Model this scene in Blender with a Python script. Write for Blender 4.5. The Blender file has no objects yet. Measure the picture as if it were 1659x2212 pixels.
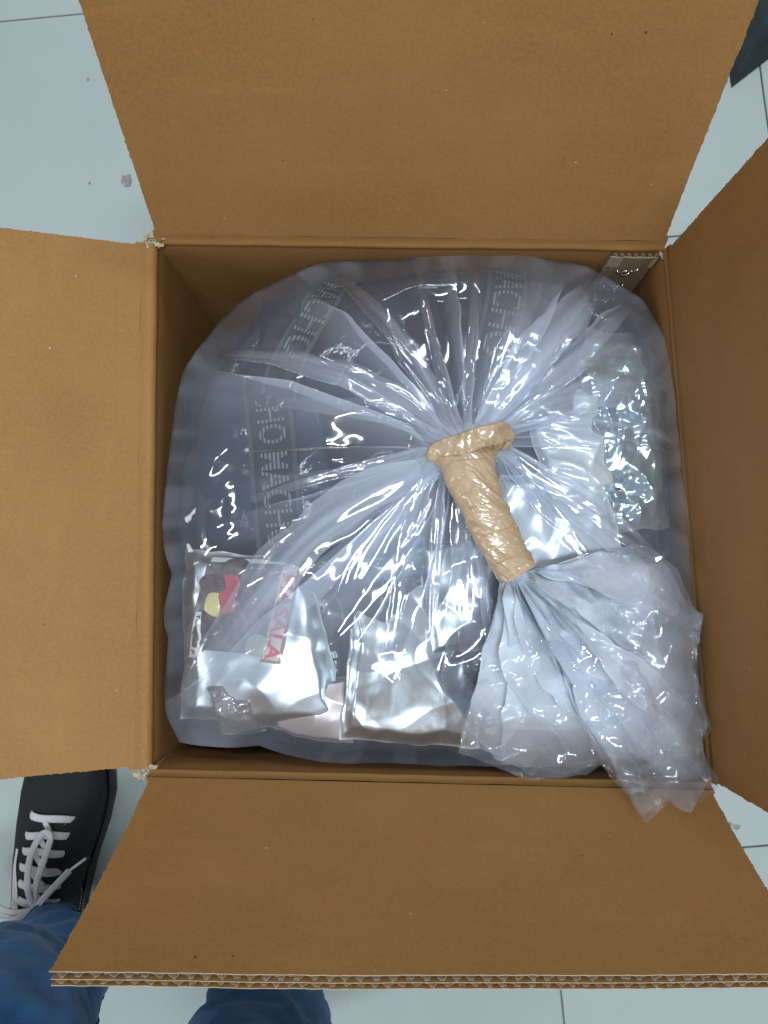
import bpy, bmesh, math, random
import numpy as np
from mathutils import Matrix, Vector

random.seed(7)
RNG = np.random.default_rng(11)
sc = bpy.context.scene
COL = sc.collection

# ------------------------------------------------------------------ camera
F = 1663.0; CX = 829.5; CY = 1106.0            # focal length and centre, in units of a 1659 px wide picture
CAM = np.array([0.0, 0.0, 1.0])
_n = np.array([30 / F, -140 / F, -1.0]); _n /= np.linalg.norm(_n)
ZW = -_n
XW = np.array([1.0, 0, 0]) - ZW[0] * ZW; XW /= np.linalg.norm(XW)
YW = np.cross(ZW, XW)
M = np.array([XW, YW, ZW])
cd = bpy.data.cameras.new('camera'); cam = bpy.data.objects.new('camera', cd); COL.objects.link(cam)
cd.sensor_fit = 'HORIZONTAL'; cd.sensor_width = 36.0; cd.lens = 36.0 * F / 1659.0
cd.clip_start = 0.01; cd.clip_end = 50.0
mw = Matrix.Identity(4)
for i in range(3):
    for j in range(3): mw[i][j] = M[i][j]
    mw[i][3] = CAM[i]
cam.matrix_world = mw
sc.camera = cam

# ------------------------------------------------------------------ world and lamps (indoor: ceiling tubes and a pale room)
w = bpy.data.worlds.new('World'); sc.world = w; w.use_nodes = True
bg = w.node_tree.nodes['Background']
bg.inputs[0].default_value = (0.93, 0.96, 1.0, 1); bg.inputs[1].default_value = 0.32

def lamp(name, loc, target, sx, sy, power, color):
    l = bpy.data.lights.new(name, 'AREA'); l.shape = 'RECTANGLE'; l.size = sx; l.size_y = sy
    l.energy = power; l.color = color
    o = bpy.data.objects.new(name, l); COL.objects.link(o)
    o.location = loc
    d = Vector(target) - Vector(loc)
    o.rotation_euler = d.to_track_quat('-Z', 'Y').to_euler()
    return o
tube = lamp('ceiling_tube_lamp', (0.10, -0.30, 2.7), (0.10, -0.30, 0), 1.25, 0.10, 46, (0.84, 0.94, 1.0))
tube.rotation_euler = (0, 0, math.radians(22))
lamp('ceiling_tube_lamp', (0.25, 1.75, 2.7), (0.15, 0.60, 0), 1.25, 0.12, 16, (0.86, 0.95, 1.0))
lamp('side_fill_lamp', (-2.4, -0.7, 1.9), (0.1, 0, 0.4), 0.6, 0.6, 9, (0.95, 0.98, 1.0))  # added fill from the left to lift the right flap, not a room fitting

sc.view_settings.view_transform = 'Standard'; sc.view_settings.look = 'None'
sc.view_settings.exposure = 0.0; sc.view_settings.gamma = 1.0
sc.view_settings.use_curve_mapping = False
sc.render.engine = 'CYCLES'
sc.cycles.transparent_max_bounces = 28
sc.cycles.max_bounces = 8
sc.cycles.use_adaptive_sampling = True; sc.cycles.adaptive_threshold = 0.025
sc.cycles.glossy_bounces = 3; sc.cycles.diffuse_bounces = 3
sc.cycles.caustics_reflective = False; sc.cycles.caustics_refractive = False

# ------------------------------------------------------------------ helpers
def ray(px, py):
    px = np.asarray(px, float); py = np.asarray(py, float)
    v = np.stack([(px - CX) / F, -(py - CY) / F, -np.ones_like(px)], -1)
    return v @ M.T
def P(px, py, z):
    """world point at height z seen at picture place px, py"""
    d = ray(px, py)
    t = (np.asarray(z, float) - CAM[2]) / d[..., 2]
    return CAM + d * t[..., None]
def norm(v): v = np.asarray(v, float); return v / np.linalg.norm(v)

def link(name, me, mat=None, parent=None, smooth=True):
    o = bpy.data.objects.new(name, me); COL.objects.link(o)
    if mat is not None: me.materials.append(mat)
    if smooth and len(me.polygons):
        me.polygons.foreach_set('use_smooth', [True] * len(me.polygons))
    if parent is not None: o.parent = parent
    return o
def mesh_from(verts, faces, uvs=None):
    me = bpy.data.meshes.new('mesh')
    me.from_pydata([tuple(v) for v in np.asarray(verts).reshape(-1, 3)], [], faces if isinstance(faces, list) else faces.tolist())
    if uvs is not None:
        uvl = me.uv_layers.new(name='UVMap')
        li = np.empty(len(me.loops), int); me.loops.foreach_get('vertex_index', li)
        uvl.data.foreach_set('uv', np.asarray(uvs, float).reshape(-1, 2)[li].ravel())
    me.update()
    return me
def grid_faces(nu, nv, wrap_u=False, off=0):
    I = np.arange(nu if wrap_u else nu - 1)[:, None]; J = np.arange(nv - 1)[None, :]
    I2 = (I + 1) % nu
    a = I * nv + J; b = I2 * nv + J; c = I2 * nv + J + 1; d = I * nv + J + 1
    return (np.stack([a, b, c, d], -1).reshape(-1, 4) + off)
class MB:
    """collects shapes into one mesh"""
    def __init__(s): s.v = []; s.f = []; s.uv = []; s.n = 0
    def add(s, v, f, uv=None):
        v = np.asarray(v, float).reshape(-1, 3)
        s.v.append(v); s.f += [[int(i) + s.n for i in q] for q in f]; s.n += len(v)
        s.uv.append(np.zeros((len(v), 2)) if uv is None else np.asarray(uv, float).reshape(-1, 2))
    def grid(s, g, uv=None, wrap=False):
        s.add(g, grid_faces(g.shape[0], g.shape[1], wrap), uv)
    def box(s, c, ex, ey, ez):
        c, ex, ey, ez = map(np.asarray, (c, ex, ey, ez))
        v = [c + a * ex + b * ey + d * ez for a in (-1, 1) for b in (-1, 1) for d in (-1, 1)]
        s.add(v, [(0, 1, 3, 2), (4, 6, 7, 5), (0, 4, 5, 1), (2, 3, 7, 6), (0, 2, 6, 4), (1, 5, 7, 3)])
    def tube(s, pts, r, n=8, flat=None, cap=True):
        """sweep along pts; r scalar or list; flat=(width, thickness) with up vector z makes a ribbon"""
        pts = np.asarray(pts, float); m = len(pts)
        r = np.full(m, r) if np.isscalar(r) else np.asarray(r, float)
        tg = np.gradient(pts, axis=0); tg /= np.linalg.norm(tg, axis=1)[:, None] + 1e-12
        up = np.array([0.05, 0.02, 1.0]); G = np.zeros((m, n, 3))
        for i in range(m):
            a = np.cross(up, tg[i]); 
            if np.linalg.norm(a) < 1e-3: a = np.array([1.0, 0, 0])
            a = norm(a); b = np.cross(tg[i], a)
            for k in range(n):
                t = 2 * math.pi * k / n
                if flat: G[i, k] = pts[i] + a * math.cos(t) * flat[0] * r[i] + b * math.sin(t) * flat[1] * r[i]
                else: G[i, k] = pts[i] + (a * math.cos(t) + b * math.sin(t)) * r[i]
        f = []
        for i in range(m - 1):
            for k in range(n):
                f.append((i * n + k, i * n + (k + 1) % n, (i + 1) * n + (k + 1) % n, (i + 1) * n + k))
        if cap: f.append(tuple(range(n - 1, -1, -1))); f.append(tuple(range((m - 1) * n, m * n)))
        s.add(G, f)
    def build(s, name, mat, parent=None, smooth=True):
        return link(name, mesh_from(np.concatenate(s.v), s.f, np.concatenate(s.uv)), mat, parent, smooth)

def thing(name, label, cat, group=None, loc=(0, 0, 0)):
    o = bpy.data.objects.new(name, None); COL.objects.link(o); o.location = loc; o.empty_display_size = 0.05
    tag(o, label, cat, group); return o
def tag(o, label=None, cat=None, group=None, kind=None):
    if label: o['label'] = label
    if cat: o['category'] = cat
    if group: o['group'] = group
    if kind: o['kind'] = kind
    return o
def catmull(pts, n):
    p = np.asarray(pts, float); p = np.vstack([2 * p[0] - p[1], p, 2 * p[-1] - p[-2]])
    out = []; m = len(p) - 3
    for t in np.linspace(0, m - 1e-6, n):
        i = int(t); u = t - i; a, b, c, d = p[i:i + 4]
        out.append(0.5 * (2 * b + (c - a) * u + (2 * a - 5 * b + 4 * c - d) * u * u + (3 * b - a - 3 * c + d) * u ** 3))
    return np.array(out)
def smst(a, b, x): t = np.clip((x - a) / (b - a), 0, 1); return t * t * (3 - 2 * t)

# --- noise in numpy
def _hash(ix, iy, s):
    h = (ix.astype(np.int64) * 374761393 + iy.astype(np.int64) * 668265263 + s * 974711) & 0x7fffffff
    h = ((h ^ (h >> 13)) * 1274126177) & 0x7fffffff
    h = ((h ^ (h >> 16)) * 668265263) & 0x7fffffff
    return ((h ^ (h >> 15)) & 0xffff) / 65535.0
def vnoise(x, y, s=0):
    ix = np.floor(x); iy = np.floor(y); fx = x - ix; fy = y - iy
    fx = fx * fx * (3 - 2 * fx); fy = fy * fy * (3 - 2 * fy)
    a = _hash(ix, iy, s); b = _hash(ix + 1, iy, s); c = _hash(ix, iy + 1, s); d = _hash(ix + 1, iy + 1, s)
    return (a * (1 - fx) + b * fx) * (1 - fy) + (c * (1 - fx) + d * fx) * fy
def fbm(x, y, s=0, o=4):
    v = 0; a = 0.5
    for k in range(o): v = v + a * vnoise(x * 2 ** k + 17 * k, y * 2 ** k - 9 * k, s + k); a *= 0.5
    return v
def facets(x, y, s=0):
    """sharp-edged pyramids of random turn: the look of creased film; 0..~1"""
    ix = np.floor(x); iy = np.floor(y); best = np.full(np.shape(x), 9.0)
    for dx in (-1, 0, 1):
        for dy in (-1, 0, 1):
            gx = ix + dx; gy = iy + dy
            px = gx + _hash(gx, gy, s); py = gy + _hash(gx, gy, s + 1)
            a = _hash(gx, gy, s + 2) * 6.283
            e = 0.45 + 1.0 * _hash(gx, gy, s + 3)
            ux = (x - px) * np.cos(a) + (y - py) * np.sin(a); uy = -(x - px) * np.sin(a) + (y - py) * np.cos(a)
            d = np.maximum(np.abs(ux) * e, np.maximum(np.abs(uy * 0.8 + ux * 0.3), np.abs(uy) * 0.5 + np.abs(ux) * 0.5))
            best = np.minimum(best, d + 0.25 * _hash(gx, gy, s + 4))
    return best
def crumple(x, y, sc_, s=0, o=3, lac=2.1, gain=0.45):
    """sc_ = size of the largest facets in metres; result about -0.5..0.5"""
    v = 0; a = 1.0; f = 1.0 / sc_
    wx = (fbm(x * f * 0.7, y * f * 0.7, s + 50, 2) - 0.4) * sc_ * 0.9
    wy = (fbm(x * f * 0.7 + 31, y * f * 0.7, s + 60, 2) - 0.4) * sc_ * 0.9
    x = x + wx; y = y + wy
    for k in range(o):
        v = v + a * (facets(x * f, y * f, s + 7 * k) - 0.5); a *= gain; f *= lac
    return v

def crinkle(x, y, size, s=0, o=4, gain=0.5):
    """creased sheet: smooth panels meeting in sharp bent ridges; about -0.5..0.5"""
    v = 0; a = 1.0; f = 1.0 / size; t = 0.7 + s
    wx = (fbm(x * f * 0.8, y * f * 0.8, s + 50, 2) - 0.4) * size * 0.8; wy = (fbm(x * f * 0.8 + 31, y * f * 0.8, s + 60, 2) - 0.4) * size * 0.8
    x = x + wx; y = y + wy
    for k in range(o):
        c, d = math.cos(t), math.sin(t)
        X = (x * c - y * d) * f; Y = (x * d + y * c) * f * 0.62
        v = v + a * (0.5 - np.abs(vnoise(X, Y, s + 11 * k) - 0.5) * 3.2 * (0.4 + 0.9 * vnoise(X * 0.37 + 9, Y * 0.37, s + 13 * k)))
        a *= gain; f *= 1.9; t += 1.3
    return v * 0.5
# ------------------------------------------------------------------ materials
def new_mat(name):
    m = bpy.data.materials.new(name); m.use_nodes = True
    nt = m.node_tree; nt.nodes.clear()
    return m, nt
class NT:
    def __init__(s, nt): s.nt = nt
    def n(s, t, **kw):
        nd = s.nt.nodes.new(t)
        for k, v in kw.items():
            if k.startswith('_'): setattr(nd, k[1:], v)
            else:
                nd.inputs[k.replace('__', ' ')].default_value = v
        return nd
    def l(s, a, b): s.nt.links.new(a, b)
    def math(s, op, a, b=None, c=None):
        nd = s.nt.nodes.new('ShaderNodeMath'); nd.operation = op
        for i, v in enumerate((a, b, c)):
            if v is None: continue
            if isinstance(v, (int, float)): nd.inputs[i].default_value = v
            else: s.l(v, nd.inputs[i])
        return nd.outputs[0]
    def mix(s, fac, a, b):
        nd = s.nt.nodes.new('ShaderNodeMix'); nd.data_type = 'RGBA'
        for i, v in ((0, fac), (6, a), (7, b)):
            if isinstance(v, (int, float)): nd.inputs[i].default_value = v
            elif isinstance(v, tuple): nd.inputs[i].default_value = v
            else: s.l(v, nd.inputs[i])
        return nd.outputs[2]
    def ramp(s, x, p0, p1, c0=(0, 0, 0, 1), c1=(1, 1, 1, 1)):
        nd = s.nt.nodes.new('ShaderNodeValToRGB')
        nd.color_ramp.elements[0].position = p0; nd.color_ramp.elements[0].color = c0
        nd.color_ramp.elements[1].position = p1; nd.color_ramp.elements[1].color = c1
        s.l(x, nd.inputs[0]); return nd.outputs[0]
    def noise(s, vec, scale, detail=3, rough=0.5):
        nd = s.n('ShaderNodeTexNoise'); nd.inputs['Scale'].default_value = scale
        nd.inputs['Detail'].default_value = detail; nd.inputs['Roughness'].default_value = rough
        if vec is not None: s.l(vec, nd.inputs['Vector'])
        return nd.outputs['Fac']
    def mapping(s, vec, scale):
        nd = s.n('ShaderNodeMapping'); nd.inputs['Scale'].default_value = scale
        s.l(vec, nd.inputs['Vector']); return nd.outputs[0]
    def bump(s, h, strength, dist, prev=None):
        nd = s.n('ShaderNodeBump'); nd.inputs['Strength'].default_value = strength; nd.inputs['Distance'].default_value = dist
        s.l(h, nd.inputs['Height'])
        if prev is not None: s.l(prev, nd.inputs['Normal'])
        return nd.outputs[0]
    def out(s, sh):
        o = s.nt.nodes.new('ShaderNodeOutputMaterial'); s.l(sh, o.inputs['Surface'])

def mat_simple(name, color, rough=0.5, metal=0.0, coat=0.0, coat_rough=0.1, spec=0.5, noise=0.0, nscale=60, bump=0.0, bscale=200, bdist=0.0005, sheen=0.0):
    m, nt = new_mat(name); T = NT(nt)
    tc = T.n('ShaderNodeTexCoord').outputs['Object']
    p = T.n('ShaderNodeBsdfPrincipled')
    p.inputs['Roughness'].default_value = rough; p.inputs['Metallic'].default_value = metal
    p.inputs['Coat Weight'].default_value = coat; p.inputs['Coat Roughness'].default_value = coat_rough
    p.inputs['Specular IOR Level'].default_value = spec; p.inputs['Sheen Weight'].default_value = sheen
    c = (*color, 1)
    if noise:
        f = T.noise(tc, nscale, 4, 0.6)
        f = T.ramp(f, 0.3, 0.7)
        T.l(T.mix(f, tuple(v * (1 - noise) for v in color) + (1,), tuple(min(1, v * (1 + noise)) for v in color) + (1,)), p.inputs['Base Color'])
    else: p.inputs['Base Color'].default_value = c
    if bump: T.l(T.bump(T.noise(tc, bscale, 4, 0.6), bump, bdist), p.inputs['Normal'])
    T.out(p.outputs[0])
    return m

def mat_kraft(name, base, dark):
    m, nt = new_mat(name); T = NT(nt)
    uv = T.n('ShaderNodeUVMap').outputs[0]; ob = T.n('ShaderNodeTexCoord').outputs['Object']
    big = T.noise(ob, 11, 2, 0.6)
    streak = T.noise(T.mapping(uv, (45, 520, 1)), 1, 1, 0.6)          # fibre direction across the flutes
    grain = T.noise(ob, 420, 2, 0.8)
    c = T.mix(T.ramp(big, 0.25, 0.75), (*dark, 1), (*base, 1))
    c = T.mix(T.math('MULTIPLY', T.ramp(streak, 0.35, 0.75), 0.28), c, tuple(v * 0.82 for v in base) + (1,))
    c = T.mix(T.math('MULTIPLY', T.ramp(grain, 0.38, 0.66), 0.42), c, tuple(min(1, v * 1.22) for v in base) + (1,))
    scuff = T.ramp(T.noise(T.mapping(uv, (9, 42, 1)), 1, 3, 0.65), 0.56, 0.74)
    c = T.mix(T.math('MULTIPLY', scuff, 0.16), c, tuple(min(1, v * 1.35 + 0.02) for v in base) + (1,))
    # dark and pale fibre specks
    v1 = T.n('ShaderNodeTexVoronoi'); v1.inputs['Scale'].default_value = 95; T.l(T.mapping(uv, (1, 0.7, 1)), v1.inputs['Vector'])
    sepc = T.n('ShaderNodeSeparateColor'); T.l(v1.outputs['Color'], sepc.inputs[0])
    rad = T.math('MULTIPLY', T.math('POWER', sepc.outputs[0], 9), 0.075)
    sp = T.math('LESS_THAN', v1.outputs['Distance'], rad)
    c = T.mix(T.math('MULTIPLY', sp, 0.75), c, (0.035, 0.018, 0.008, 1))
    v2 = T.n('ShaderNodeTexVoronoi'); v2.inputs['Scale'].default_value = 70; T.l(T.mapping(uv, (1, 1.6, 1)), v2.inputs['Vector'])
    sep2 = T.n('ShaderNodeSeparateColor'); T.l(v2.outputs['Color'], sep2.inputs[0])
    sp2 = T.math('LESS_THAN', v2.outputs['Distance'], T.math('MULTIPLY', T.math('POWER', sep2.outputs[1], 10), 0.10))
    c = T.mix(T.math('MULTIPLY', sp2, 0.6), c, (0.55, 0.42, 0.26, 1))
    p = T.n('ShaderNodeBsdfPrincipled'); T.l(c, p.inputs['Base Color'])
    p.inputs['Roughness'].default_value = 0.62; p.inputs['Specular IOR Level'].default_value = 0.20
    # washboard: flutes telegraph through the liner
    sx = T.n('ShaderNodeSeparateXYZ'); T.l(uv, sx.inputs[0])
    wv = T.math('SINE', T.math('MULTIPLY', sx.outputs[0], 2 * math.pi / 0.0086))
    b = T.bump(wv, 0.10, 0.0006)
    b = T.bump(grain, 0.25, 0.0004, b)
    b = T.bump(big, 0.3, 0.004, b)
    T.l(b, p.inputs['Normal'])
    T.out(p.outputs[0])
    return m

def mat_film(name, tint=(0.76, 0.84, 1.0), edge=0.26, rough=0.075, spec=0.065):
    """thin clear polythene: see-through, milkier where thick or seen edge-on, glossy on both sides"""
    m, nt = new_mat(name); T = NT(nt)
    at = T.n('ShaderNodeAttribute'); at.attribute_name = 'haze'
    geo = T.n('ShaderNodeNewGeometry')
    dt = T.n('ShaderNodeVectorMath', _operation='DOT_PRODUCT'); T.l(geo.outputs['Normal'], dt.inputs[0]); T.l(geo.outputs['Incoming'], dt.inputs[1])
    inv = T.math('SUBTRACT', 1.0, T.math('ABSOLUTE', dt.outputs['Value']))
    fr = T.math('MULTIPLY_ADD', T.math('POWER', inv, 4), 0.8, spec)
    mk = T.math('MULTIPLY_ADD', T.math('POWER', inv, 2.0), edge * 10, 1.0)
    mk = T.math('MINIMUM', T.math('MULTIPLY', mk, at.outputs['Fac']), 0.9)
    tr = T.n('ShaderNodeBsdfTransparent'); tr.inputs[0].default_value = (0.98, 0.985, 1.0, 1)
    df = T.n('ShaderNodeBsdfDiffuse'); df.inputs[0].default_value = (*tint, 1)
    tl = T.n('ShaderNodeBsdfTranslucent'); tl.inputs[0].default_value = (*tint, 1)
    mx = T.n('ShaderNodeMixShader'); mx.inputs[0].default_value = 0.14; T.l(df.outputs[0], mx.inputs[1]); T.l(tl.outputs[0], mx.inputs[2])
    m1 = T.n('ShaderNodeMixShader'); T.l(mk, m1.inputs[0]); T.l(tr.outputs[0], m1.inputs[1]); T.l(mx.outputs[0], m1.inputs[2])
    gl = T.n('ShaderNodeBsdfGlossy'); gl.inputs['Roughness'].default_value = rough; gl.inputs[0].default_value = (1, 1, 1, 1)
    m2 = T.n('ShaderNodeMixShader'); T.l(fr, m2.inputs[0]); T.l(m1.outputs[0], m2.inputs[1]); T.l(gl.outputs[0], m2.inputs[2])
    T.out(m2.outputs[0])
    return m
def set_haze(ob, arr):
    a = ob.data.attributes.new('haze', 'FLOAT', 'POINT'); a.data.foreach_set('value', np.ascontiguousarray(arr, dtype=np.float32).ravel())

def mat_floor():
    m, nt = new_mat('glazed_tile'); T = NT(nt)
    ob = T.n('ShaderNodeTexCoord').outputs['Object']
    c = T.mix(T.ramp(T.noise(ob, 3.0, 5, 0.6), 0.35, 0.7), (0.41, 0.475, 0.47, 1), (0.46, 0.52, 0.51, 1))
    vein = T.ramp(T.math('ABSOLUTE', T.math('SUBTRACT', T.noise(T.mapping(ob, (1, 1, 1)), 5, 6, 0.55), 0.5)), 0.0, 0.02, (1, 1, 1, 1), (0, 0, 0, 1))
    c = T.mix(T.math('MULTIPLY', vein, 0.03), c, (0.70, 0.74, 0.72, 1))
    dirt = T.ramp(T.noise(ob, 45, 5, 0.7), 0.66, 0.80)
    c = T.mix(T.math('MULTIPLY', dirt, 0.25), c, (0.22, 0.22, 0.20, 1))
    p = T.n('ShaderNodeBsdfPrincipled'); T.l(c, p.inputs['Base Color'])
    T.l(T.math('MULTIPLY_ADD', T.noise(ob, 30, 4, 0.6), 0.25, 0.12), p.inputs['Roughness'])
    T.out(p.outputs[0]); return m

MAT = {}
MAT['kraft'] = mat_kraft('kraft_liner', (0.325, 0.166, 0.056), (0.280, 0.138, 0.043))
MAT['kraft_tab'] = mat_kraft('kraft_tab', (0.27, 0.19, 0.115), (0.23, 0.16, 0.095))
MAT['flute'] = mat_simple('fluting_paper', (0.42, 0.34, 0.24), 0.8, noise=0.15, nscale=300)
MAT['fibre'] = mat_simple('torn_fibre', (0.46, 0.37, 0.26), 0.9, noise=0.3, nscale=400)
MAT['floor'] = mat_floor()
MAT['grout'] = mat_simple('grout', (0.30, 0.33, 0.32), 0.9, noise=0.2)
MAT['film'] = mat_film('polythene_film')
MAT['film_mouth'] = mat_film('polythene_mouth', tint=(0.80, 0.88, 1.0), spec=0.09)

# ------------------------------------------------------------------ floor: tiles with recessed joints
floor = mesh_from([(-3, -3, -0.006), (3, -3, -0.006), (3, 3, -0.006), (-3, 3, -0.006)], [[0, 1, 2, 3]])
floor = link('floor', floor, MAT['grout'], smooth=False); tag(floor, 'pale grey glazed tile floor', kind='structure')
TS = 0.396; rot = math.radians(5.0); gap = 0.0022
o0 = P(1460, 510, 0.0)                    # a joint crosses here
ex = np.array([math.cos(rot), math.sin(rot), 0]); ey = np.array([-math.sin(rot), math.cos(rot), 0])
v0 = P(1647, 180, 0.0)                    # and an upright joint here
ax = (v0 - o0).dot(ex)
bm = bmesh.new(); bmesh.ops.create_cube(bm, size=1.0)
for v in bm.verts: v.co = Vector((v.co.x * (TS - gap), v.co.y * (TS - gap), v.co.z * 0.008))
bmesh.ops.bevel(bm, geom=[e for e in bm.edges], offset=0.0008, segments=1, affect='EDGES')
tile_me = bpy.data.meshes.new('tile'); bm.to_mesh(tile_me); bm.free(); tile_me.materials.append(MAT['floor'])
for i in range(-4, 4):
    for j in range(-5, 4):
        c = o0 + ex * (ax + (i + 0.5) * TS) + ey * (j + 0.5) * TS
        t = bpy.data.objects.new('tile', tile_me); COL.objects.link(t); t.parent = floor
        t.location = (c[0], c[1], -0.004); t.rotation_euler = (0, 0, rot)

# a chip of dried plaster stuck to the floor, and specks
def blob_flat(name, px, py, r, n, seed, mat, h=0.0012, squash=1.0):
    rr = random.Random(seed); c = P(px, py, 0.0)
    b = bmesh.new(); top = []; bot = []
    for k in range(n):
        a = 2 * math.pi * k / n; q = r * (0.72 + 0.5 * rr.random())
        x = c[0] + q * math.cos(a) * squash; y = c[1] + q * math.sin(a)
        bot.append(b.verts.new((x, y, 0.0006))); top.append(b.verts.new((c[0] + (x - c[0]) * 0.93, c[1] + (y - c[1]) * 0.93, h * (0.8 + 0.4 * rr.random()))))
    ce = b.verts.new((c[0], c[1], h * 1.2))
    for k in range(n):
        k2 = (k + 1) % n
        b.faces.new((bot[k], bot[k2], top[k2], top[k])); b.faces.new((top[k], top[k2], ce))
    me = bpy.data.meshes.new(name); b.to_mesh(me); b.free()
    return link(name, me, mat, None, False)
MAT['scab'] = mat_simple('dried_plaster', (0.30, 0.29, 0.25), 0.9, noise=0.3, nscale=120, bump=0.5)
tag(blob_flat('plaster_chip', 274, 390, 0.0085, 22, 4, MAT['scab'], squash=0.85), 'small grey chip of dried plaster on the pale tile left of the far flap', 'debris')
for k, (px, py, r) in enumerate([(190, 172, 0.002), (193, 396, 0.002)]):
    tag(blob_flat('dirt_speck', px, py, r, 9, 10 + k, MAT['scab'], 0.0008),
        ['upper of two dark dirt specks on the tile beside far flap', 'lower dirt speck on the tile near the plaster chip'][k], 'speck', 'dirt specks on the floor')
for k, (px, py, r) in enumerate([(1575, 1780, 0.003), (1592, 1786, 0.0035)]):
    tag(blob_flat('grime_spot', px, py, r, 9, 30 + k, MAT['scab'], 0.0008, 1.6),
        ['left one of two grey grime spots on the floor right of near flap', 'right one of two grey grime spots on the floor right of near flap'][k], 'speck', 'grime spots on the floor')

# ------------------------------------------------------------------ cardboard box
H = 0.38; TH = 0.0105
box = thing('cardboard_box', 'open brown double-wall cardboard box with four flaps folded back, holding a plastic bag', 'box')
TL, TR, BR, BL = [P(*q, H) for q in ((338, 527), (1434, 541), (1532, 1688), (326, 1660))]
Z = np.array([0, 0, 1.0])
cc = (TL + TR + BR + BL) / 4
SIDES = {  # name: (A, B, fold-up angle, flap length)
    'far': (TL, TR, 64.5, 0.206), 'near': (BR, BL, 68.0, 0.1875), 'left': (BL, TL, 20.0, 0.206), 'right': (TR, BR, 87.0, 0.206)}
def side_frame(A, B):
    e1 = norm(B - A); o = np.cross(e1, Z)
    if o.dot((A + B) / 2 - cc) < 0: o = -o
    return e1, norm(o)
def cut_noise(n, amp, seed):
    r = np.random.default_rng(seed)
    v = r.normal(0, amp * 0.5, n) + np.repeat(r.normal(0, amp * 0.5, n // 4 + 1), 4)[:n]
    return np.clip(v, -amp * 1.6, amp * 1.6)
FLAPS = {}
corner_out = {}
for si, (nm, (A, B, phi, L)) in enumerate(SIDES.items()):
    e1, o = side_frame(A, B); W = np.linalg.norm(B - A); ph = math.radians(phi)
    e2 = o * math.cos(ph) + Z * math.sin(ph); nrm = -o * math.sin(ph) + Z * math.cos(ph)   # up the flap; flap's inner normal
    bend = math.pi / 2 - ph
    rad = 0.0055
    d = rad * math.tan(bend / 2)
    # inner profile: wall, score, rounded fold
    prof = [(0.0, 0.004), (0.0, 0.10), (0.0, 0.20), (0.0, 0.28), (0.0, 0.33), (0.0, 0.350), (0.0, H - d - 0.006), (0.0008, H - d - 0.0028), (0.0, H - d - 0.0005)]
    for k in range(1, 8):
        t = bend * k / 8
        prof.append((rad * (1 - math.cos(t)), H - d + rad * math.sin(t)))
    pe = (rad * (1 - math.cos(bend)), H - d + rad * math.sin(bend))
    prof.append(pe)
    no2 = (-math.sin(ph), math.cos(ph)); d2 = (math.cos(ph), math.sin(ph))
    for s_, g_ in ((0.0015, -0.0003), (0.0036, -0.0006), (0.006, -0.0003), (0.0085, 0)):
        prof.append((pe[0] + d2[0] * s_ + no2[0] * g_, pe[1] + d2[1] * s_ + no2[1] * g_))
    prof = np.array(prof); s0 = np.dot(prof[-1] - np.array([0, H]), d2)       # flap starts here along e2
    NW = 90
    us = np.linspace(0, 1, NW)
    wob = (fbm(us * 14, np.zeros(NW) + si * 9.1, 3, 3) - 0.45) * 0.0016
    G = np.zeros((NW, len(prof), 3)); UV = np.zeros((NW, len(prof), 2))
    arc = np.concatenate([[0], np.cumsum(np.linalg.norm(np.diff(prof, axis=0), axis=1))])
    zz = prof[:, 1]
    for i, u in enumerate(us):
        base = A + (B - A) * u; base = np.array([base[0], base[1], 0])
        bulge = 0.004 * math.sin(math.pi * u) * np.sin(np.pi * np.clip(zz / H, 0, 1))
        G[i] = base + np.outer(prof[:, 0] + bulge + wob[i] * (zz > 0.34) * 0.6, o) + np.outer(zz + wob[i] * (zz > 0.36) * 0.4, Z)
        UV[i, :, 0] = u * W; UV[i, :, 1] = arc
    # outer skin of the wall, following the same bend 7 mm further out
    po = np.array([(TH, 0.004), (TH, H - 0.012), (TH * 0.98 + 0.001 * math.cos(ph), H - 0.008), (prof[-1][0] - no2[0] * TH, prof[-1][1] - no2[1] * TH)])
    Go = np.zeros((NW, 4, 3))
    for i, u in enumerate(us):
        base = A + (B - A) * u; base = np.array([base[0], base[1], 0])
        Go[i] = base + np.outer(po[:, 0] + 0.003 * math.sin(math.pi * u) * (po[:, 1] < .3), o) + np.outer(po[:, 1], Z)
    mb = MB(); mb.grid(G, UV); mb.grid(Go[::-1], UV[::-1, :4])
    for i in (0, NW - 1):   # close both ends
        mb.add(np.concatenate([G[i], Go[i]]), [tuple(range(len(prof))) + tuple(range(len(prof) + 3, len(prof) - 1, -1))])
    wall = mb.build('wall', MAT['kraft'], box)
    # ---- flap: three liners, two layers of fluting, rough cut edges
    NL = 110; NWf = 120
    vs = np.linspace(s0, L, NL); uu = np.linspace(0, 1, NWf)
    jA = cut_noise(NL, 0.0005, 5 + si); jB = cut_noise(NL, 0.0005, 25 + si); jE = cut_noise(NWf, 0.00025, 45 + si)
    jA[:3] = 0.002; jB[:3] = -0.002
    ins = 0.0022    # the slot between two flaps
    wav = lambda X, Y: (fbm(X * 9 + si * 5, Y * 9, 70 + si, 3) - 0.45) * 0.0035
    warp_amt = {'far': 0.010, 'near': 0.004, 'left': 0.006, 'right': 0.012}[nm]
    taper = 0.085 if nm == 'near' else 0.0
    curl = {'far': 0.0, 'near': 0.016, 'left': 0.0, 'right': 0.0}[nm]
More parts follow.
